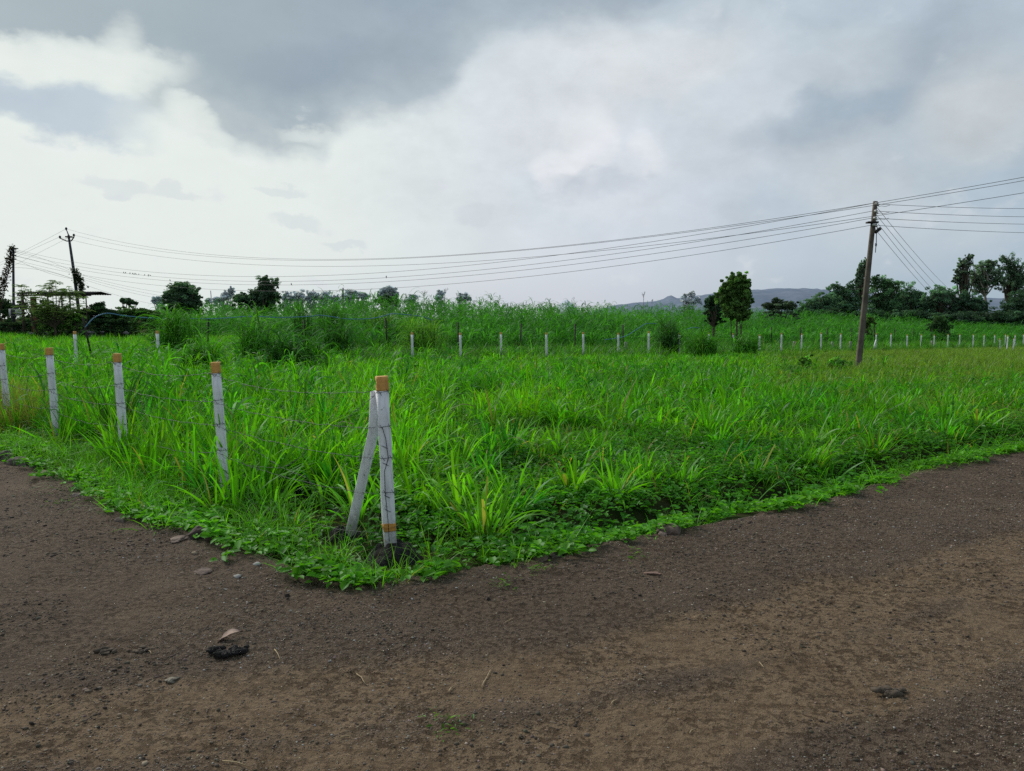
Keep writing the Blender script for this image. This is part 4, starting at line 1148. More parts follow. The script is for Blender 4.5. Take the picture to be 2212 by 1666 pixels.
bare_tree('small lone bare tree on the open horizon', 1240, 660, 640, 220, 14)
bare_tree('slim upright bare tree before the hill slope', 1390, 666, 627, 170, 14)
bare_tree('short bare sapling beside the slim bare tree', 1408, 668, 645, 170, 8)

# the lone tree in the fence line
tree('lone_tree', 'lone bushy green tree on several thin stems in the fence line', 47,
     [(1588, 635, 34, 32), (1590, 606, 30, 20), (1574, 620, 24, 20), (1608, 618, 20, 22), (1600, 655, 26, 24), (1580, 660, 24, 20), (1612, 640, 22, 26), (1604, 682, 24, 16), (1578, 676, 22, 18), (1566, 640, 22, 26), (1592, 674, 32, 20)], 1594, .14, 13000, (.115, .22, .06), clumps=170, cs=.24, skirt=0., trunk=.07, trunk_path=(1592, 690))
for sgn, lb in ((-1, None), (1, None)): pass
lt = bpy.data.objects['lone_tree']
for dx, tx in ((-.12, -.42), (.16, .30), (.34, .1)):
    mbx = MB(); limb(mbx, (dx, 0, -.1), (tx, .05, 2.1), .05, .025, .04, k=8); obj('stem', mbx, M['bark'], lt)
tree('dark_tree', 'dark leafy tree half hidden behind the lone bushy tree', 62, [(1543, 650, 20, 16), (1532, 655, 13, 12), (1556, 656, 16, 14), (1548, 640, 12, 10)], 1542, .2, 2000, (.05, .11, .055), clumps=44)
tree('dark_bush', 'wide dark bush row below the hill past the lone tree', 90, [(1685, 660, 40, 13), (1660, 662, 20, 12), (1712, 661, 20, 11), (1676, 650, 16, 8)], 1685, .25, 2400, (.08, .12, .08), clumps=50, bush=True, cat='bush')
# wood at the side behind the wooden pole
WG = 'dark trees of the wood behind the crop'
RW = [
 ('broad dark tree at the near end of the wood below the hill', 84, [(1765, 662, 34, 22), (1745, 668, 22, 16), (1790, 652, 26, 20)], 1768, DK, 3200),
 ('feathery-topped dark tree before the wooden pole', 86, [(1822, 640, 28, 26), (1805, 622, 16, 12), (1838, 622, 16, 14), (1830, 665, 34, 24)], 1822, DK, 3800),
 ('tall slender pale-green tree showing just behind the pole top of wood', 92, [(1861, 590, 9, 26), (1853, 608, 9, 18), (1869, 572, 7, 16), (1862, 625, 14, 18)], 1862, (.10, .15, .09), 2200),
 ('rounded green tree with spiky top beside the wooden pole', 84, [(1905, 618, 32, 20), (1925, 630, 24, 18), (1890, 607, 18, 12), (1905, 655, 36, 30)], 1905, (.07, .14, .06), 4600),
 ('dark domed tree, first past the spiky-topped tree', 88, [(1965, 640, 32, 26), (1950, 660, 30, 26), (1985, 655, 24, 24)], 1965, DK, 3600),
 ('low dark domed tree with a smooth top in the wood', 86, [(2028, 640, 30, 22), (2010, 658, 26, 22), (2048, 650, 24, 24)], 2028, DK, 3400),
 ('tall thin open tree with swept top', 92, [(2084, 570, 14, 13), (2096, 556, 10, 9), (2078, 590, 15, 14), (2070, 605, 12, 10), (2084, 618, 12, 12)], 2082, (.09, .13, .085), 2300),
 ('airy tree with pale forked trunk', 94, [(2128, 588, 26, 26), (2112, 604, 18, 18), (2142, 572, 16, 16), (2150, 605, 22, 22), (2120, 620, 20, 16)], 2140, (.09, .135, .08), 3600),
 ('tall bushy tree with a rounded high top', 96, [(2178, 580, 22, 26), (2192, 600, 22, 26), (2170, 562, 14, 12), (2200, 620, 26, 26)], 2180, (.08, .13, .075), 3800),
 ('dark wide tree under the tall thin open tree', 86, [(2085, 655, 34, 28), (2065, 668, 26, 20), (2110, 664, 26, 24)], 2088, (.042, .085, .042), 3400),
 ('dark tree at the wood edge cut by the frame', 86, [(2200, 660, 34, 32), (2230, 640, 34, 36), (2175, 672, 22, 18)], 2205, (.042, .085, .042), 3400),
]
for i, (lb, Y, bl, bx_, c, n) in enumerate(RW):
    Y *= 1.62; c = tuple(np.array(c) * 1.4 + np.array([.004, .01, .02]))  # lighter, bluer leaf colour stands in for distance haze
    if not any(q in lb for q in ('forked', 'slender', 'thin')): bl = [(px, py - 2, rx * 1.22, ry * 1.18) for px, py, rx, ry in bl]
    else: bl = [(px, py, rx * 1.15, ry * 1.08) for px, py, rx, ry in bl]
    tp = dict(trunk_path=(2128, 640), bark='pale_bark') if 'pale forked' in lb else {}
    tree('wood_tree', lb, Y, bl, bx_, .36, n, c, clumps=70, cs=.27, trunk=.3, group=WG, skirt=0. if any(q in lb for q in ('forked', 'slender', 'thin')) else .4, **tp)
for i, (px, py, rx, ry, lb) in enumerate(((1740, 678, 34, 12, 'low dark thicket at the near end of wood foot'), (1800, 680, 36, 16, 'low dark thicket under the feathery-topped tree'), (1870, 682, 40, 18, 'low dark thicket behind the wooden pole'), (1935, 684, 40, 18, 'low dark thicket under the spiky-topped tree'), (2000, 686, 40, 16, 'low dark thicket under the domed trees'), (2140, 684, 50, 22, 'low dark thicket below the pale forked trunk'), (2070, 686, 44, 20, 'low dark thicket under the tall thin open tree'), (2200, 686, 44, 22, 'low dark thicket under the tall bushy end tree'), (1965, 684, 40, 20, 'low dark thicket between the two domed trees'))):
    tree('thicket', lb, 126, [(px, py, rx, ry), (px - rx * .5, py + 3, rx * .6, ry * .8), (px + rx * .5, py + 3, rx * .6, ry * .8)], px, .34, 2000, (.055, .11, .065), clumps=40, bush=True, cat='bush', group='low thickets at the foot of the wood')
tree('dark_bush', 'rounded dark bush rising from the crop before the wood', 88, [(2030, 698, 22, 22), (2015, 708, 16, 16), (2046, 706, 16, 16)], 2030, .18, 2000, (.06, .13, .05), clumps=40, bush=True, cat='bush')
tree('small_bush', 'yellow-green bush just past the wooden pole at crop edge', 77, [(1880, 692, 16, 10), (1872, 700, 12, 10)], 1880, .17, 900, (.09, .17, .04), clumps=20, bush=True, cat='bush')
tree('small_bush', 'low leafy bush in the pale grass before the wooden pole', 30, [(1812, 785, 20, 13), (1796, 790, 12, 9), (1828, 788, 12, 9)], 1812, .09, 900, (.13, .30, .05), clumps=26, bush=True, cat='bush', trunk=.03)
tree('small_bush', 'small leafy bush in the grass two steps from the low bush', 30, [(1745, 782, 14, 9), (1735, 786, 9, 7)], 1745, .09, 600, (.13, .30, .05), clumps=18, bush=True, cat='bush', trunk=.03)

# left thickets and feathery tree
LG = 'shrubs round the shed'
tree('shrub', 'dark shrub mass behind the pole with white box', 72, [(10, 660, 26, 22), (-15, 655, 26, 26), (30, 670, 22, 18), (48, 660, 16, 14)], 12, .2, 2600, (.055, .11, .045), clumps=50, bush=True, cat='bush', group=LG)
tree('shrub', 'low dark hedge shrub under the white box', 68, [(30, 701, 36, 6), (-10, 698, 30, 8), (70, 700, 30, 7)], 30, .2, 1800, (.04, .08, .038), clumps=40, bush=True, cat='bush', group=LG)
tree('shrub', 'broad dark shrub under the end of the shed roof', 66, [(205, 672, 36, 20), (230, 678, 30, 18), (180, 680, 26, 16), (215, 660, 20, 10)], 206, .2, 2800, (.06, .12, .05), clumps=60, bush=True, cat='bush', group=LG)
tree('shrub', 'green hedge shrub trailing from shed toward the round tree', 68, [(275, 676, 34, 14), (305, 674, 30, 14), (250, 684, 30, 14), (335, 680, 22, 12)], 285, .19, 2600, (.09, .19, .055), clumps=60, bush=True, cat='bush', group=LG)
tree('shrub', 'tall dark shrub thicket behind the shed posts', 80, [(90, 684, 46, 20), (150, 684, 46, 18), (60, 690, 30, 14), (200, 690, 40, 14)], 110, .24, 2600, (.05, .10, .045), clumps=60, bush=True, cat='bush', group=LG)
tree('shrub', 'dark hedge mass closing the gap before the round tree', 76, [(250, 684, 46, 16), (310, 684, 46, 16), (350, 688, 30, 12)], 300, .24, 2600, (.05, .10, .045), clumps=60, bush=True, cat='bush', group=LG)
tree('shrub', 'dark undergrowth shrub behind the arching hose', 64, [(225, 696, 30, 10), (265, 696, 30, 10)], 240, .2, 1500, (.04, .085, .036), clumps=36, bush=True, cat='bush', group=LG)
tree('shrub', 'bright bush at the foot of the feathery tree', 62, [(160, 684, 22, 14), (172, 690, 16, 10), (140, 690, 18, 10)], 158, .16, 1400, (.12, .25, .05), clumps=36, bush=True, cat='bush', group=LG)
tree('shrub', 'leafy mid-green shrub filling the open front of the shed', 61.5, [(112, 672, 34, 22), (85, 678, 24, 18), (140, 676, 26, 18), (100, 655, 22, 12)], 112, .17, 2400, (.09, .18, .05), clumps=60, bush=True, cat='bush', group=LG)
# feathery acacia-like tree
def feather_tree():
    Y = 60; bp = at(118, 700, Y); org = np.array([bp[0], bp[1], -.1])
    t = thing('feathery_tree', 'light feathery-leaved tree growing through the shed front', 'tree', org)
    mbl = MB(); mbt = MB(); n = 0
    spots = [(120, 612, 10), (100, 628, 14), (140, 628, 14), (85, 640, 14), (120, 640, 22), (155, 640, 16), (70, 655, 18), (105, 658, 26), (145, 656, 24), (60, 672, 18), (95, 676, 24), (130, 676, 26), (165, 668, 18), (44, 618, 5), (46, 630, 9), (48, 645, 10), (110, 620, 10), (133, 634, 16), (85, 668, 20), (118, 690, 22)]
    for px, py, r in spots:
        e = at(px, py, Y + R.normal(0, .5)); 
        limb(mbt, (0, 0, 1.0) if px > 55 else (-1.4, 0, .6), e - org, .05, .012, .08)
        for f_ in range(int(5 + r * .75)):
            o_ = e + R.normal(0, 1, 3) * np.array([r, r, r * .45]) * Y / F * .75 - org
            az = R.uniform(0, 2 * PI); L = R.uniform(.35, .65); m = 9
            s = np.linspace(0, 1, m); droop = R.uniform(.2, .6)
            pr = o_ + np.stack([np.cos(az) * s * L, np.sin(az) * s * L, .16 * s - droop * s ** 2 * L], 1)
            for sg in (-1, 1):
                lp = pr + sg * np.array([-math.sin(az), math.cos(az), -.25]) * .075
                mbl.add(*leaves(lp, np.full(m, .15), jit((.15, .24, .08), m, .25), up=.85, aspect=.45))
    tube(mbt, [(0, 0, -.3), (.05, 0, .5), (0, 0, 1.2)], [.1, .08, .06], 6); tube(mbt, [(-1.4, 0, -.3), (-1.42, .1, .8)], [.05, .03], 6)
    obj('trunk', mbt, M['bark'], t); obj('crown', mbl, M['tree_leaf'], t)
feather_tree()
# twig of a tree standing outside the frame, only its tips reach in
tree('roadside_tree', 'tree at the road side with only drooping leaf tips in view', 30, [(-75, 455, 50, 50), (-16, 446, 17, 8), (-14, 462, 13, 5), (-120, 470, 70, 70), (-80, 500, 50, 30)], -110, .13, 3600, (.05, .06, .03), clumps=90, cs=.22, trunk=.16)

# ------------------------------------------------------------------ shed
Y = 66; L0 = at(58, 636, Y); R0 = at(219, 636, Y)
t = thing('shed', 'open shed with dark corrugated sheet roof among the shrubs', 'shed', ((L0[0] + R0[0]) / 2, Y, fz(0, Y) * 0))
w = (R0[0] - L0[0]) / 2; hz = L0[2]
nx = 120; xsr = np.linspace(-w, w, nx); rows = []
for yy, zz in ((-1.6, hz), (0, hz + .22), (1.8, hz + .02)):
    for top in (1,): rows.append(np.stack([xsr, np.full(nx, yy), zz + .028 * np.sin(xsr * 2 * PI / .22)], 1))
V = np.vstack(rows); V2 = V - np.array([0, 0, .03]); i = (np.arange(2)[:, None] * nx + np.arange(nx - 1)[None]).ravel()
Fq = np.stack([i, i + 1, i + nx + 1, i + nx], 1)
k = np.arange(nx - 1); rim = np.stack([k, k + 3 * nx, k + 1 + 3 * nx, k + 1], 1)
obj('roof', MB().add(np.vstack([V, V2]), np.concatenate([Fq, Fq[:, ::-1] + 3 * nx, rim])), M['roof'], t, False)
obj('beam', box(MB(), (-w + .1, -1.5, hz - .19), (w - .1, -1.38, hz - .05)), M['wood'], t, False)
obj('rafter', tube(MB(), [(w - .3, -1.4, hz - .08), (w - 1.2, -1.4, hz - .26)], .04, 5), M['wood'], t)
for xx, r in ((-w + .5, .11), (-w + 2.6, .06), (0.6, .06), (w - 1.9, .06), (w - .55, .05), (w - 1.2, .05)):
    obj('pillar', tube(MB(), [(xx, -1.44, -.2), (xx + .02, -1.44, hz - .03)], r, 6), M['wood'], t)
obj('brick_wall', box(MB(), (-w + 1.0, -1.2, 0), (-w + 1.35, -.9, hz - .25)), M['brick'], t, False)
# rubble
mb = MB(); c0 = at(160, 692, 63)
for k in range(60):
    p = np.array([c0[0] + R.normal(0, 1.5), c0[1] + R.normal(0, .4), R.uniform(0, .55)]); mb.add(ico * (1 + R.normal(0, .2, (12, 1))) * np.array([.28, .2, .16]) * R.uniform(.6, 1.3) + p, icf)
tag(obj('rubble_heap', mb, M['rubble'], smooth=False), 'heap of grey rubble stones under the feathery tree', 'rubble')

# ------------------------------------------------------------------ utility poles
def creeper(pts, rad, n, leaf, col):
    mb = MB(); pts = spline(pts, 10); k = R.integers(0, len(pts), n)
    p = pts[k] + R.normal(0, 1, (n, 3)) * rad
    mb.add(*leaves(p, leaf * np.exp(R.normal(0, .3, n)), jit(col, n, .3), up=.2))
    return mb
# wooden-looking concrete pole
YP = 31.0
pb = at(1853, 800, YP); pt = at(1891, 435, YP)
pb[2] = fz(pb[0], pb[1])
def on_pole(py):
    """point of the pole axis seen at image height py"""
    t_ = (py - 800) / (435 - 800); q0 = at(1853, 800, YP); q1 = at(1891, 435, YP); return q0 + (q1 - q0) * t_
pole = thing('utility_pole', 'leaning weathered utility pole standing in the pale grass', 'utility pole', pb)
def rel(p): return np.asarray(p) - pb
ax = pt - pb; axn = ax / np.linalg.norm(ax)
mb = MB(); fx = np.array([1, 0, 0]) - axn * axn[0]; fx /= np.linalg.norm(fx); fy = np.cross(axn, fx); V = []
for s_, w_ in ((-.08, .108), (0, .106), (.25, .098), (.5, .09), (.75, .08), (1, .072)):
    for a_, b_ in ((-1, -.75), (-.75, -1), (.75, -1), (1, -.75), (1, .75), (.75, 1), (-.75, 1), (-1, .75)):
        V.append(ax * s_ + fx * a_ * w_ + fy * b_ * w_ * .9)
i = np.arange(5)[:, None] * 8; j = np.arange(8)[None]; k = (j + 1) % 8
mb.add(V, np.stack([i + j, i + k, i + 8 + k, i + 8 + j], -1).reshape(-1, 4)); mb.f.append(np.arange(8)[None] + 40)
obj('shaft', mb, M['pole'], pole, False)
INS = [441, 457, 471.5, 486]
def insul(c, ax_, r=.055):
    mb = MB(); ax_ = np.asarray(ax_, float); tube(mb, [c - ax_ * .05, c - ax_ * .03, c, c + ax_ * .03, c + ax_ * .05], [r, r, r * .55, r, r], 10); return mb
for q in INS:
    c = rel(on_pole(q)) + np.array([-.02, -.17, 0]); o = obj('insulator', insul(c, (.3, -.9, 0)), M['porcelain'], pole)
    obj('bolt', tube(MB(), [c + (0, .12, 0), c + (.0, -.09, 0)], .012, 5), M['steel'], o)
    mb = MB(); c2 = rel(on_pole(q)) + np.array([.13, .02, -.05]); tube(mb, [c2 + (-.06, 0, 0), c2 + (.03, 0, .0)], .025, 6); obj('bracket', mb, M['steel'], pole)
c = rel(on_pole(480)); obj('clamp', box(MB(), (-.24, -.14, -.03), (.16, .14, .03), M=Matrix.Translation(c)), M['steel'], pole, False)
c = rel(at(1896, 498, YP)); fb = obj('fuse_box', box(MB(), (-.13, -.06, -.055), (.13, .06, .055), M=Matrix.Translation(c) @ Matrix.Rotation(-.7, 4, 'Y')), M['steel'], pole, False)
obj('hanging_cable', tube(MB(), spline([rel(at(1893, 482, YP - .1)), rel(at(1895, 494, YP - .1)), rel(at(1893, 510, YP - .1)), rel(at(1893, 522, YP - .1)), rel(at(1892, 532, YP - .1)), rel(at(1891, 546, YP - .1))]), .016, 5), M['wire'], pole)
obj('hanging_cable', tube(MB(), spline([rel(at(1889, 482, YP - .1)), rel(at(1890, 490, YP - .1)), rel(at(1891, 498, YP - .1))]), .014, 5), M['wire'], pole)
lp = np.array([rel(at(1892.3 + 1.7 * math.sin(a_), 529 + 3.5 * math.cos(a_), YP - .1)) for a_ in np.linspace(0, 2 * PI, 13)]); obj('cable_ring', tube(MB(), lp, .012, 4), M['wire'], pole)

# left LT pole with box
YL = 70.0
lb_ = at(28, 700, YL); lb_[2] = -.1; ltp = at(28.5, 533, YL)
lpole = thing('utility_pole', 'upright thin utility pole with creeper top and white meter box', 'utility pole', lb_)
RL = lambda p: np.asarray(p) - lb_
obj('shaft', tube(MB(), [(0, 0, -.2), RL(ltp)], [.13, .09], 8), M['darkpole'], lpole)
for py in (538, 545, 552, 560):
    for sg in (-1, 1):
        c = RL(at(28 + sg * 5, py, YL)); o = obj('insulator', tube(MB(), [c - (.07, 0, 0), c + (.07, 0, 0)], .06, 7), M['darkpole'], lpole)
c = RL(at(28, 537, YL)); obj('cross_arm', box(MB(), (-.35, -.06, -.04), (.45, .06, .04), M=Matrix.Translation(c)), M['steel'], lpole, False)
obj('creeper', creeper([RL(at(25, 534, YL - .1)), RL(at(24, 545, YL - .1)), RL(at(22, 560, YL - .1))], .16, 260, .12, (.04, .04, .028)), M['tree_leaf'], lpole)
bc = RL(at(35.5, 675, YL - .3))
bxo = obj('meter_box', box(MB(), (-.6, -.15, -.32), (.6, .15, .32), M=Matrix.Translation(bc)), M['whitebox'], lpole, False)
obj('door', box(MB(), (-.41, -.165, -.29), (-.02, -.152, .29), M=Matrix.Translation(bc)), M['darkpole'], bxo, False)
obj('seam', box(MB(), (.0, -.158, -.13), (.58, -.152, -.105), M=Matrix.Translation(bc)), M['darkpole'], bxo, False)
# creeper covered stay beside it
g0 = at(-6, 665, YL - 2); g1 = at(24, 553, YL - .2)
st = thing('stay_wire', 'slanting stay wire overgrown by brown creeper beside the box pole', 'stay wire', g0)
obj('cable', tube(MB(), [(0, 0, -1.5), g1 - g0], .03, 5), M['wire'], st)
obj('creeper', creeper([(0, 0, 0), (g1 - g0) * .3 + (.02, 0, .1), (g1 - g0) * .6, (g1 - g0) * .95], .17, 900, .15, (.055, .045, .03)), M['tree_leaf'], st)
obj('tendril', tube(MB(), spline([RL(at(22, 557, YL)) + lb_ - g0, at(14, 560, YL) - g0, at(13, 572, YL) - g0, at(18, 580, YL) - g0, at(22, 575, YL) - g0]), .022, 5), M['bark'], st)

# leaning HT pole
YH = 74.0
hb = at(176, 700, YH); hb[2] = -.1; ht = at(148, 508, YH); htop = at(143, 495, YH)
hp = thing('utility_pole', 'dark leaning high pole with two bent arms above the shed', 'utility pole', hb)
RH = lambda p: np.asarray(p) - hb
obj('shaft', tube(MB(), [np.zeros(3) + (0, 0, -.2), RH(at(160, 590, YH)), RH(ht)], [.17, .14, .1], 8), M['darkpole'], hp)
obj('top_pin', tube(MB(), [RH(ht), RH(htop)], [.05, .04], 6), M['darkpole'], hp)
obj('cross_arm', tube(MB(), [RH(at(150.5, 521, YH)), RH(at(144, 521, YH)), RH(at(130.5, 515, YH))], .055, 6), M['steel'], hp)
obj('cross_arm', tube(MB(), [RH(at(150.5, 521, YH)), RH(at(154, 520.5, YH)), RH(at(160, 512, YH))], .055, 6), M['steel'], hp)
for px, py in ((143, 494.5), (129.5, 512.5), (159.5, 508.5)):
    c = RH(at(px, py, YH)); obj('insulator', tube(MB(), [c - (0, 0, .14), c - (0, 0, .02), c + (0, 0, .06), c + (0, 0, .14)], [.05, .1, .11, .05], 8), M['darkpole'], hp)
obj('clamp', box(MB(), (-.26, -.2, -.06), (.26, .2, .06), M=Matrix.Translation(RH(at(149, 512, YH)))), M['steel'], hp, False)
obj('creeper', creeper([RH(at(162, 585, YH - .2)), RH(at(166, 597, YH - .2)), RH(at(171, 607, YH - .2)), RH(at(174, 618, YH - .2)), RH(at(178, 640, YH - .2))], .2, 700, .17, (.04, .055, .03)), M['tree_leaf'], hp)

# ------------------------------------------------------------------ overhead wires
def cable(P, label, group, r=.009, sag=None, mat='wire'):
    """through measured points; depth runs evenly from first to last"""
    return tag(obj('power_line', tube(MB(), P, r, 5, cap=False), M[mat], smooth=True), label, 'power line', group)
def hang(a_, b_, via, n=60):
    """parabola hung between two points through one measured point (px, py): sag is solved, the line stays in one vertical plane"""
    a_ = np.asarray(a_, float); b_ = np.asarray(b_, float)
    t_ = np.linspace(0, 1, n)[:, None]; P = a_ * (1 - t_) + b_ * t_
    if via is None: s_ = .02 * np.linalg.norm(b_ - a_)
    else:
        px, py = via; u, _ = ray(px, py)
        k = (u * a_[1] - a_[0]) / ((b_[0] - a_[0]) - u * (b_[1] - a_[1]))
        Yv = a_[1] + (b_[1] - a_[1]) * k; zl = a_[2] + (b_[2] - a_[2]) * k
        zv = at(px, py, Yv)[2]; s_ = (zl - zv) / (4 * k * (1 - k))
    P[:, 2] -= s_ * 4 * t_[:, 0] * (1 - t_[:, 0]); return P
LTG = 'low power lines between the two poles'; nm = ['top', 'second', 'third', 'lowest']
LTW = []
for q, (py0, via) in enumerate(((538, (1100, 564)), (545, (1100, 577)), (552, (1100, 587)), (560, (1100, 602)))):
    P = hang(at(29, py0, YL), on_pole((440, 456.5, 471.5, 486.5)[q]) + np.array([-.1, -.15, 0]), via); LTW.append(P)
    cable(P, f'{nm[q]} of four low lines strung between box pole and weathered pole', LTG)
HTG = 'high power lines over the field'
for (p0, pv, p1, lb) in (((143, 494.5, YH), (1106, 541.5), (2700, 290, 24), 'highest power line running from leaning pole top past the weathered pole'), ((159.5, 508, YH), (1106, 543), (2700, 302, 24), 'middle high line from the bent arm, merging with the highest line'), ((129.5, 512, YH + .3), (1106, 559), (2700, 333, 24), 'lower high line crossing behind the weathered pole top')):
    e = at(*p1); cable(hang(at(*p0), e, pv, 90), lb, HTG, .009)
for k, (p0, p1, lb) in enumerate((((143, 494.5, YH), (-60, 596, 110), 'high line dropping away from leaning pole top toward frame side'), ((129.5, 512, YH), (-60, 606, 110), 'high line dropping away from the outer bent arm'), ((159.5, 508, YH), (-60, 622, 110), 'lowest line dropping away from the leaning pole arm'))):
    cable(hang(at(*p0), at(*p1), None if k else (40, 548)), lb, HTG, .009) if k == 0 else cable(hang(at(*p0), at(*p1), (32, 557 if k == 1 else 573)), lb, HTG, .009)
SVG = 'service lines at the leaning pole'
for k, (y0, via, y1) in enumerate(((542, (100, 562), 590), (552, (100, 570), 592), (558, (90, 585), 604), (568, (100, 584), 606), (578, (90, 584), 606.5))):
    x1 = 163 if y1 < 600 else 167
    cable(hang(at(30, y0, YL), at(x1, y1, YH), via), f'{ordw[k]} service line from box pole down to leaning pole creeper', SVG, .009)
for k, (y0, x1, y1, via) in enumerate(((592, 420, 640, (290, 622)), (596, 430, 650, (290, 628)), (600, 415, 655, (290, 634)), (610, 400, 668, (290, 648)))):
    cable(hang(at(168, y0, YH), at(x1, y1, 84), via), f'{ordw[k]} service line sloping from leaning pole to the round tree', SVG, .0085)
RG = 'lines leaving the weathered pole'
for k, (y1, q) in enumerate(((449, 441), (467, 456), (483, 471), (502, 486))):
    e = at(2260, y1 + 2, 38); a_ = on_pole(q) + (.1, 0, 0); P = hang(a_, e, None); t_ = np.linspace(0, 1, 60); P[:, 2] += (.02 * np.linalg.norm(e - a_) - .05) * 4 * t_ * (1 - t_)
    cable(P, f'{nm[k]} line leaving the weathered pole toward the wood side', RG)
for k, (q, e, via) in enumerate(((447, (2130, 652, 150), (1965, 534)), (462, (2130, 668, 150), (1965, 552)), (475, (2130, 680, 150), (1965, 569)), (492, (2110, 684, 150), (1965, 585)))):
    P = hang(on_pole(q) + (.1, .05, 0), at(*e), via); cable(P, f'{nm[k]} of four lines slanting down into the wood', RG)
for k, q in enumerate((447, 462, 475)):
    a_ = on_pole(q) + (.12, 0, 0); b_ = on_pole(q - 5) + (.65, .1, -.0)
    cable(spline([a_, a_ + (.12, -.05, .03), b_ + (-.2, 0, -.06), b_]), f'{ordw[k]} short jumper loop on the weathered pole', 'jumper loops on the weathered pole', .008)
# distant pole tips
for px, top, bot, Y, lean_, lb in ((741, 622, 660, 150, .0, 'distant dark power pole behind the twin clumps'), (458, 628, 655, 160, -3, 'distant slanted pale pole between the dark trees')):
    a_ = at(px, bot, Y); b_ = at(px + lean_, top, Y)
    dt = thing('utility_pole', lb, 'utility pole', a_); obj('shaft', tube(MB(), [(0, 0, -2), b_ - a_], .13 if lean_ == 0 else .08, 6), M['darkpole' if lean_ == 0 else 'hazy_bark'], dt)
    if lean_ == 0: obj('cross_arm', box(MB(), (-.7, -.06, -.06), (.7, .06, .06), M=Matrix.Translation(b_ - a_ - np.array([0, 0, .4]))), M['darkpole'], dt, False)

# birds on the wires
def bird_mesh():
    mb = MB(); prof = [(-.13, .012, .0), (-.09, .018, .005), (-.055, .032, .012), (0, .045, .025), (.035, .042, .045), (.055, .03, .068), (.07, .028, .085), (.088, .018, .09), (.098, .006, .088), (.118, .002, .085)]
    tube(mb, [(p[0], 0, p[2]) for p in prof], [p[1] for p in prof], 8); mb.v[-1] = mb.v[-1] * 1.0
    for s_ in (-.012, .012): tube(mb, [(.0, s_, 0), (.003, s_, -.035)], .004, 4)
    mb.add([(-.12, -.012, .003), (-.12, .012, .003), (-.22, .018, -.02), (-.22, -.018, -.02)], [[0, 1, 2, 3]])
    return mb.mesh('bird')
BM = bird_mesh(); BM.materials.append(M['bird'])
def wire_at(P, px):
    u = (P[:, 0] / P[:, 1]); v = ray(px, 560)[0]; i = int(np.argmin(abs(u - v))); 
    i = min(max(i, 1), len(P) - 2); j = i + 1 if (u[i] < v) else i - 1
    f_ = (v - u[i]) / (u[j] - u[i]); return P[i] * (1 - f_) + P[j] * f_
flock = [266, 270, 279.5, 285, 288.5, 292, 298.5, 311, 319, 323]
for k, px in enumerate(flock):
    p = wire_at(LTW[1], px); o = obj('bird', BM, None, loc=p + np.array([0, 0, .028])); s_ = R.uniform(.55, .72); o.scale = (s_,) * 3
    o.rotation_euler = (0, R.uniform(-.5, -.1), R.choice([-1.2, 1.2, 1.9, -2]))
    tag(o, f'small dark bird in the wire flock, {ordw[k]} counted from the leaning pole', 'bird', 'flock of birds on the second low line')
for px, w_, lb in ((365.5, 2, 'lone bird on the third low line, past the flock'), (628, 2, 'lone bird on a wire above the big dark tree'), (675, 3, 'lone bird on a low line above the hazy tree row'), (834, 1, 'lone bird perched highest over the tall hazy tree')):
    p = wire_at(LTW[w_], px); o = obj('bird', BM, None, loc=p + np.array([0, 0, .028])); o.scale = (.7,) * 3; o.rotation_euler = (0, -.4, R.uniform(0, 6)); tag(o, lb, 'bird', 'single birds on the low lines')

# ------------------------------------------------------------------ world: overcast sky
w = bpy.data.worlds.new('World'); SC.world = w; w.use_nodes = True
nt = w.node_tree; nt.nodes.clear()
out = node(nt, 'ShaderNodeOutputWorld'); bg = node(nt, 'ShaderNodeBackground'); bg.inputs[1].default_value = .1
nt.links.new(bg.outputs[0], out.inputs[0])
SUN_AZ, SUN_EL = -40., 36.
sky = node(nt, 'ShaderNodeTexSky'); sky.sky_type = 'NISHITA'; sky.sun_disc = False
sky.sun_elevation = math.radians(SUN_EL); sky.sun_rotation = math.radians(SUN_AZ)
sky.air_density = 1.2; sky.dust_density = 3.; sky.ozone_density = 1.
tc = node(nt, 'ShaderNodeTexCoord'); D = tc.outputs['Generated']
sx = node(nt, 'ShaderNodeSeparateXYZ'); nt.links.new(D, sx.inputs[0])
DEG = 180 / PI
az = math_(nt, 'MULTIPLY', math_(nt, 'ARCTAN2', sx.outputs[0], sx.outputs[1]), DEG)
el = math_(nt, 'MULTIPLY', math_(nt, 'ARCSINE', sx.outputs[2]), DEG)
mp = node(nt, 'ShaderNodeMapping'); mp.inputs['Scale'].default_value = (1, 1, 1.6); nt.links.new(D, mp.inputs['Vector'])
nA = noise_(nt, mp.outputs[0], 7., 7, .52, .15); nB = noise_(nt, mp.outputs[0], 3.1, 6, .5, .3); nC = noise_(nt, mp.outputs[0], 19., 6, .55, .1)
nsep = node(nt, 'ShaderNodeSeparateColor'); nt.links.new(nA.outputs['Color'], nsep.inputs[0])
azw = math_(nt, 'ADD', az, math_(nt, 'MULTIPLY', math_(nt, 'SUBTRACT', nsep.outputs[0], .5), 4.))
elw = math_(nt, 'ADD', el, math_(nt, 'MULTIPLY', math_(nt, 'SUBTRACT', nsep.outputs[1], .5), 2.2))
elw = math_(nt, 'ADD', elw, math_(nt, 'MULTIPLY', math_(nt, 'SUBTRACT', nC.outputs[0], .5), 3.4))
def azel(px, py):
    a_, b_ = ray(px, py); return math.degrees(math.atan2(a_, 1)), math.degrees(math.atan2(b_, math.hypot(a_, 1)))
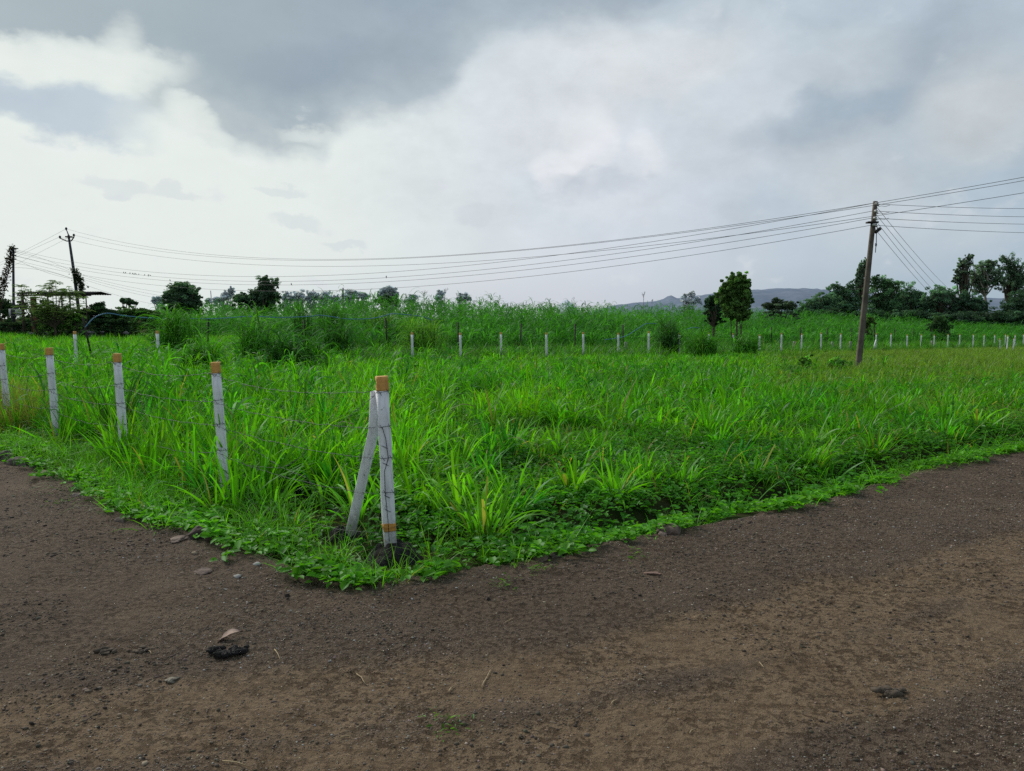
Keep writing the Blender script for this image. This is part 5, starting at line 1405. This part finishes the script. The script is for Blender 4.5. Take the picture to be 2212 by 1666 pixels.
def curve(pts, x0, x1, y0, y1, src):
    x_ = ramp_(nt, src, x0, x1, 0, 1, False)
    fc = node(nt, 'ShaderNodeFloatCurve'); c_ = fc.mapping.curves[0]
    pts = [((a_ - x0) / (x1 - x0), (b_ - y0) / (y1 - y0)) for a_, b_ in pts]
    c_.points[0].location = pts[0]; c_.points[1].location = pts[-1]
    for p in pts[1:-1]: c_.points.new(*p)
    for p in c_.points: p.handle_type = 'AUTO_CLAMPED'
    fc.mapping.use_clip = False; fc.mapping.update()
    nt.links.new(x_, fc.inputs['Value']); return ramp_(nt, fc.outputs[0], 0, 1, y0, y1, False)
def blob(px, py, rx, ry, A=azw, E=elw, rot=0., soft=1.0):
    a0, e0 = azel(px, py); k = 1 / 27.
    da = math_(nt, 'SUBTRACT', A, a0); de = math_(nt, 'SUBTRACT', E, e0)
    c_, s_ = math.cos(rot), math.sin(rot)
    u_ = math_(nt, 'ADD', math_(nt, 'MULTIPLY', da, c_ / (rx * k)), math_(nt, 'MULTIPLY', de, s_ / (rx * k)))
    v_ = math_(nt, 'ADD', math_(nt, 'MULTIPLY', da, -s_ / (ry * k)), math_(nt, 'MULTIPLY', de, c_ / (ry * k)))
    q = math_(nt, 'ADD', math_(nt, 'MULTIPLY', u_, u_), math_(nt, 'MULTIPLY', v_, v_))
    return ramp_(nt, q, 0, 1.6 * soft, 1, 0)
# base veil: bright towards the hidden sun, grey-blue away from it
side = ramp_(nt, az, -36, 34, 0, 1)
lin = lambda r, g, b_: tuple(((q / 255 + .055) / 1.055) ** 2.4 if q > 10 else q / 3294 for q in (r, g, b_))
low = mix_(nt, side, lin(228, 236, 233), lin(172, 189, 202))
midc = mix_(nt, ramp_(nt, az, -20, 8, 0, 1), lin(229, 237, 233), lin(211, 218, 227))
midc = mix_(nt, ramp_(nt, az, 4, 30), midc, lin(178, 194, 207))
hi = mix_(nt, side, lin(208, 218, 220), lin(188, 203, 214))
base = mix_(nt, ramp_(nt, el, 0, 5), mix_(nt, ramp_(nt, az, -25, 5), low, mix_(nt, ramp_(nt, az, 2, 30), lin(204, 209, 218), lin(166, 184, 197))), midc)
base = mix_(nt, ramp_(nt, el, 11, 24), base, hi)
nD = noise_(nt, mp.outputs[0], 13., 9, .6, .35); nE = noise_(nt, mp.outputs[0], 30., 8, .62, .2)
# soft mottling of the right-hand sky
mot = math_(nt, 'MULTIPLY', ramp_(nt, nB.outputs[0], .34, .68, -1, 1), ramp_(nt, az, -6, 10, .25, 1))
mot = math_(nt, 'MULTIPLY', mot, ramp_(nt, el, 1, 8, .1, 1))
base = mix_(nt, ramp_(nt, mot, 0, 1, 0, .45), base, lin(214, 220, 224))
base = mix_(nt, ramp_(nt, mot, 0, -1, 0, .32), base, lin(168, 184, 197))
col = base
# pale heap clouds and grey smudges
nbil = ramp_(nt, nC.outputs[0], .36, .62)
def paint(px, py, rx, ry, rgb, amt, rot=0., bil=False, A=azw, E=elw, soft=1.):
    global col
    f_ = blob(px, py, rx, ry, A, E, rot, soft)
    if bil: f_ = ramp_(nt, math_(nt, 'ADD', f_, math_(nt, 'MULTIPLY', math_(nt, 'SUBTRACT', nC.outputs[0], .5), 1.25)), .08, .85)
    f_ = math_(nt, 'MULTIPLY', f_, amt)
    col = mix_(nt, f_, col, lin(*rgb))
paint(1300, 360, 150, 110, (222, 227, 233), .5); paint(1330, 405, 150, 34, (200, 208, 218), .5); paint(1265, 320, 60, 100, (232, 235, 240), .8, bil=True); paint(1195, 375, 62, 48, (231, 234, 239), .75, bil=True); paint(1385, 335, 55, 50, (227, 231, 236), .6, .4, bil=True)
paint(1330, 370, 70, 55, (196, 205, 216), .3, .3); paint(1260, 410, 110, 26, (196, 204, 214), .5)
paint(1200, 200, 170, 110, (218, 224, 229), .65, .5); paint(1580, 200, 130, 150, (213, 220, 226), .6, .3); paint(1430, 130, 150, 60, (222, 226, 228), .55)
paint(1900, 190, 190, 75, (158, 173, 187), .75, .45); paint(1740, 260, 150, 50, (166, 181, 194), .55, .3); paint(2130, 220, 110, 110, (204, 209, 211), .7, .5); paint(1840, 130, 110, 60, (204, 212, 217), .5)
paint(1560, 345, 130, 45, (204, 211, 219), .45); paint(1900, 350, 180, 70, (192, 200, 206), .5); paint(2150, 60, 180, 70, (170, 184, 196), .5)
for a_ in ((250, 398, 55, 16), (375, 412, 45, 14), (598, 414, 55, 13), (628, 482, 60, 16), (755, 530, 40, 12), (1035, 465, 50, 25)): paint(*a_, (204, 211, 218), .42, bil=True)
# the big dark cloud
bpts = [azel(px, py) for px, py in ((-300, 330), (0, 268), (120, 272), (280, 262), (370, 245), (450, 292), (560, 318), (660, 345), (740, 285), (860, 262), (950, 225), (1010, 150), (1080, 95), (1200, 85), (1330, 45), (1450, 10), (1560, -40))]
bpts = [(-60, 9)] + bpts + [(16, 30), (30, 38), (60, 38)]
bd = curve(bpts, -60, 60, 0, 40, azw)
dd = math_(nt, 'SUBTRACT', elw, bd)
dark = math_(nt, 'ADD', math_(nt, 'MULTIPLY', ramp_(nt, dd, -1.0, 1.4), .6), math_(nt, 'MULTIPLY', ramp_(nt, dd, 0., 5.5), .4))
gap = blob(115, 143, 150, 34, rot=.12, soft=1.9); gap2 = blob(215, 190, 60, 110, rot=-.5); gap3 = blob(430, 250, 60, 26, rot=-.5); gap4 = blob(660, 285, 55, 22, rot=-.25)
g_ = math_(nt, 'MAXIMUM', math_(nt, 'MULTIPLY', gap, 1.), math_(nt, 'MULTIPLY', gap2, .85)); g_ = math_(nt, 'MAXIMUM', g_, math_(nt, 'MULTIPLY', gap3, .6)); g_ = math_(nt, 'MAXIMUM', g_, math_(nt, 'MULTIPLY', gap4, .5))
dark = math_(nt, 'MULTIPLY', dark, math_(nt, 'SUBTRACT', 1., g_), clamp=True)
rimf = math_(nt, 'MULTIPLY', ramp_(nt, dd, -2.2, -.2), ramp_(nt, dd, 1.4, -.2)); rimf = math_(nt, 'MULTIPLY', rimf, ramp_(nt, nC.outputs[0], .4, .62))
col = mix_(nt, math_(nt, 'MULTIPLY', rimf, .25), col, lin(232, 236, 238))
dcol = mix_(nt, ramp_(nt, az, -34, 6), lin(163, 178, 185), lin(141, 158, 176))
dcol = mix_(nt, ramp_(nt, nB.outputs[0], .38, .62, 0, .45), dcol, lin(172, 186, 194))
dcol = mix_(nt, math_(nt, 'MULTIPLY', blob(140, 230, 170, 45), .7), dcol, lin(183, 197, 209))
dcol = mix_(nt, math_(nt, 'MULTIPLY', blob(900, 190, 330, 70), .5), dcol, lin(142, 158, 173))
col = mix_(nt, dark, col, dcol)
col = mix_(nt, math_(nt, 'MULTIPLY', g_, ramp_(nt, nA.outputs[0], .35, .6, .3, .8)), col, lin(232, 239, 234))
bandm = math_(nt, 'MULTIPLY', ramp_(nt, math_(nt, 'ADD', az, math_(nt, 'MULTIPLY', math_(nt, 'SUBTRACT', nA.outputs[0], .5), 6.)), -23, -28), ramp_(nt, math_(nt, 'ABSOLUTE', math_(nt, 'SUBTRACT', elw, azel(60, 232)[1])), 1.9, .7))
col = mix_(nt, math_(nt, 'MULTIPLY', bandm, .85), col, lin(183, 198, 211))
tx = math_(nt, 'ADD', math_(nt, 'MULTIPLY', math_(nt, 'SUBTRACT', nD.outputs[0], .5), .26), math_(nt, 'MULTIPLY', math_(nt, 'SUBTRACT', nE.outputs[0], .5), .16))
tx = math_(nt, 'MULTIPLY', tx, ramp_(nt, el, 2, 10, .15, 1)); tx = math_(nt, 'MULTIPLY', tx, ramp_(nt, az, -22, 0, .3, 1))
txs = node(nt, 'ShaderNodeVectorMath', operation='SCALE'); nt.links.new(col, txs.inputs[0]); nt.links.new(math_(nt, 'ADD', tx, 1.), txs.inputs['Scale']); col = txs.outputs[0]
# below the horizon: ground bounce
col = mix_(nt, ramp_(nt, el, 0, -4), col, (.06, .08, .03))
sc10 = node(nt, 'ShaderNodeVectorMath', operation='SCALE'); nt.links.new(col, sc10.inputs[0]); sc10.inputs['Scale'].default_value = 10.
fin = mix_(nt, .98, sky.outputs[0], sc10.outputs[0])
nt.links.new(fin, bg.inputs[0])
w.cycles.sampling_method = 'MANUAL'; w.cycles.sample_map_resolution = 512

sl = bpy.data.lights.new('sun', 'SUN'); sl.energy = 3.0; sl.angle = math.radians(24); sl.color = (1, .95, .86)
so = bpy.data.objects.new('sun', sl); COL.objects.link(so)
sd_ = Vector((math.sin(math.radians(SUN_AZ)) * math.cos(math.radians(SUN_EL)), math.cos(math.radians(SUN_AZ)) * math.cos(math.radians(SUN_EL)), math.sin(math.radians(SUN_EL))))
so.rotation_euler = sd_.to_track_quat('Z', 'Y').to_euler()

# ------------------------------------------------------------------ camera and render settings
cam = bpy.data.cameras.new('camera'); cam.sensor_width = 36; cam.lens = 36 * F / 2212; cam.clip_end = 12000; cam.clip_start = .05
co = bpy.data.objects.new('camera', cam); COL.objects.link(co); co.location = (0, 0, H); co.rotation_euler = (PI / 2 - PITCH, 0, 0)
SC.camera = co
SC.view_settings.view_transform = 'Standard'; SC.view_settings.look = 'None'; SC.view_settings.exposure = 0; SC.view_settings.gamma = 1
SC.render.engine = 'CYCLES'
cy = SC.cycles; cy.max_bounces = 8; cy.diffuse_bounces = 5; cy.glossy_bounces = 2; cy.transmission_bounces = 6; cy.transparent_max_bounces = 4
cy.caustics_reflective = False; cy.caustics_refractive = False; cy.use_denoising = False; cy.sample_clamp_indirect = 4
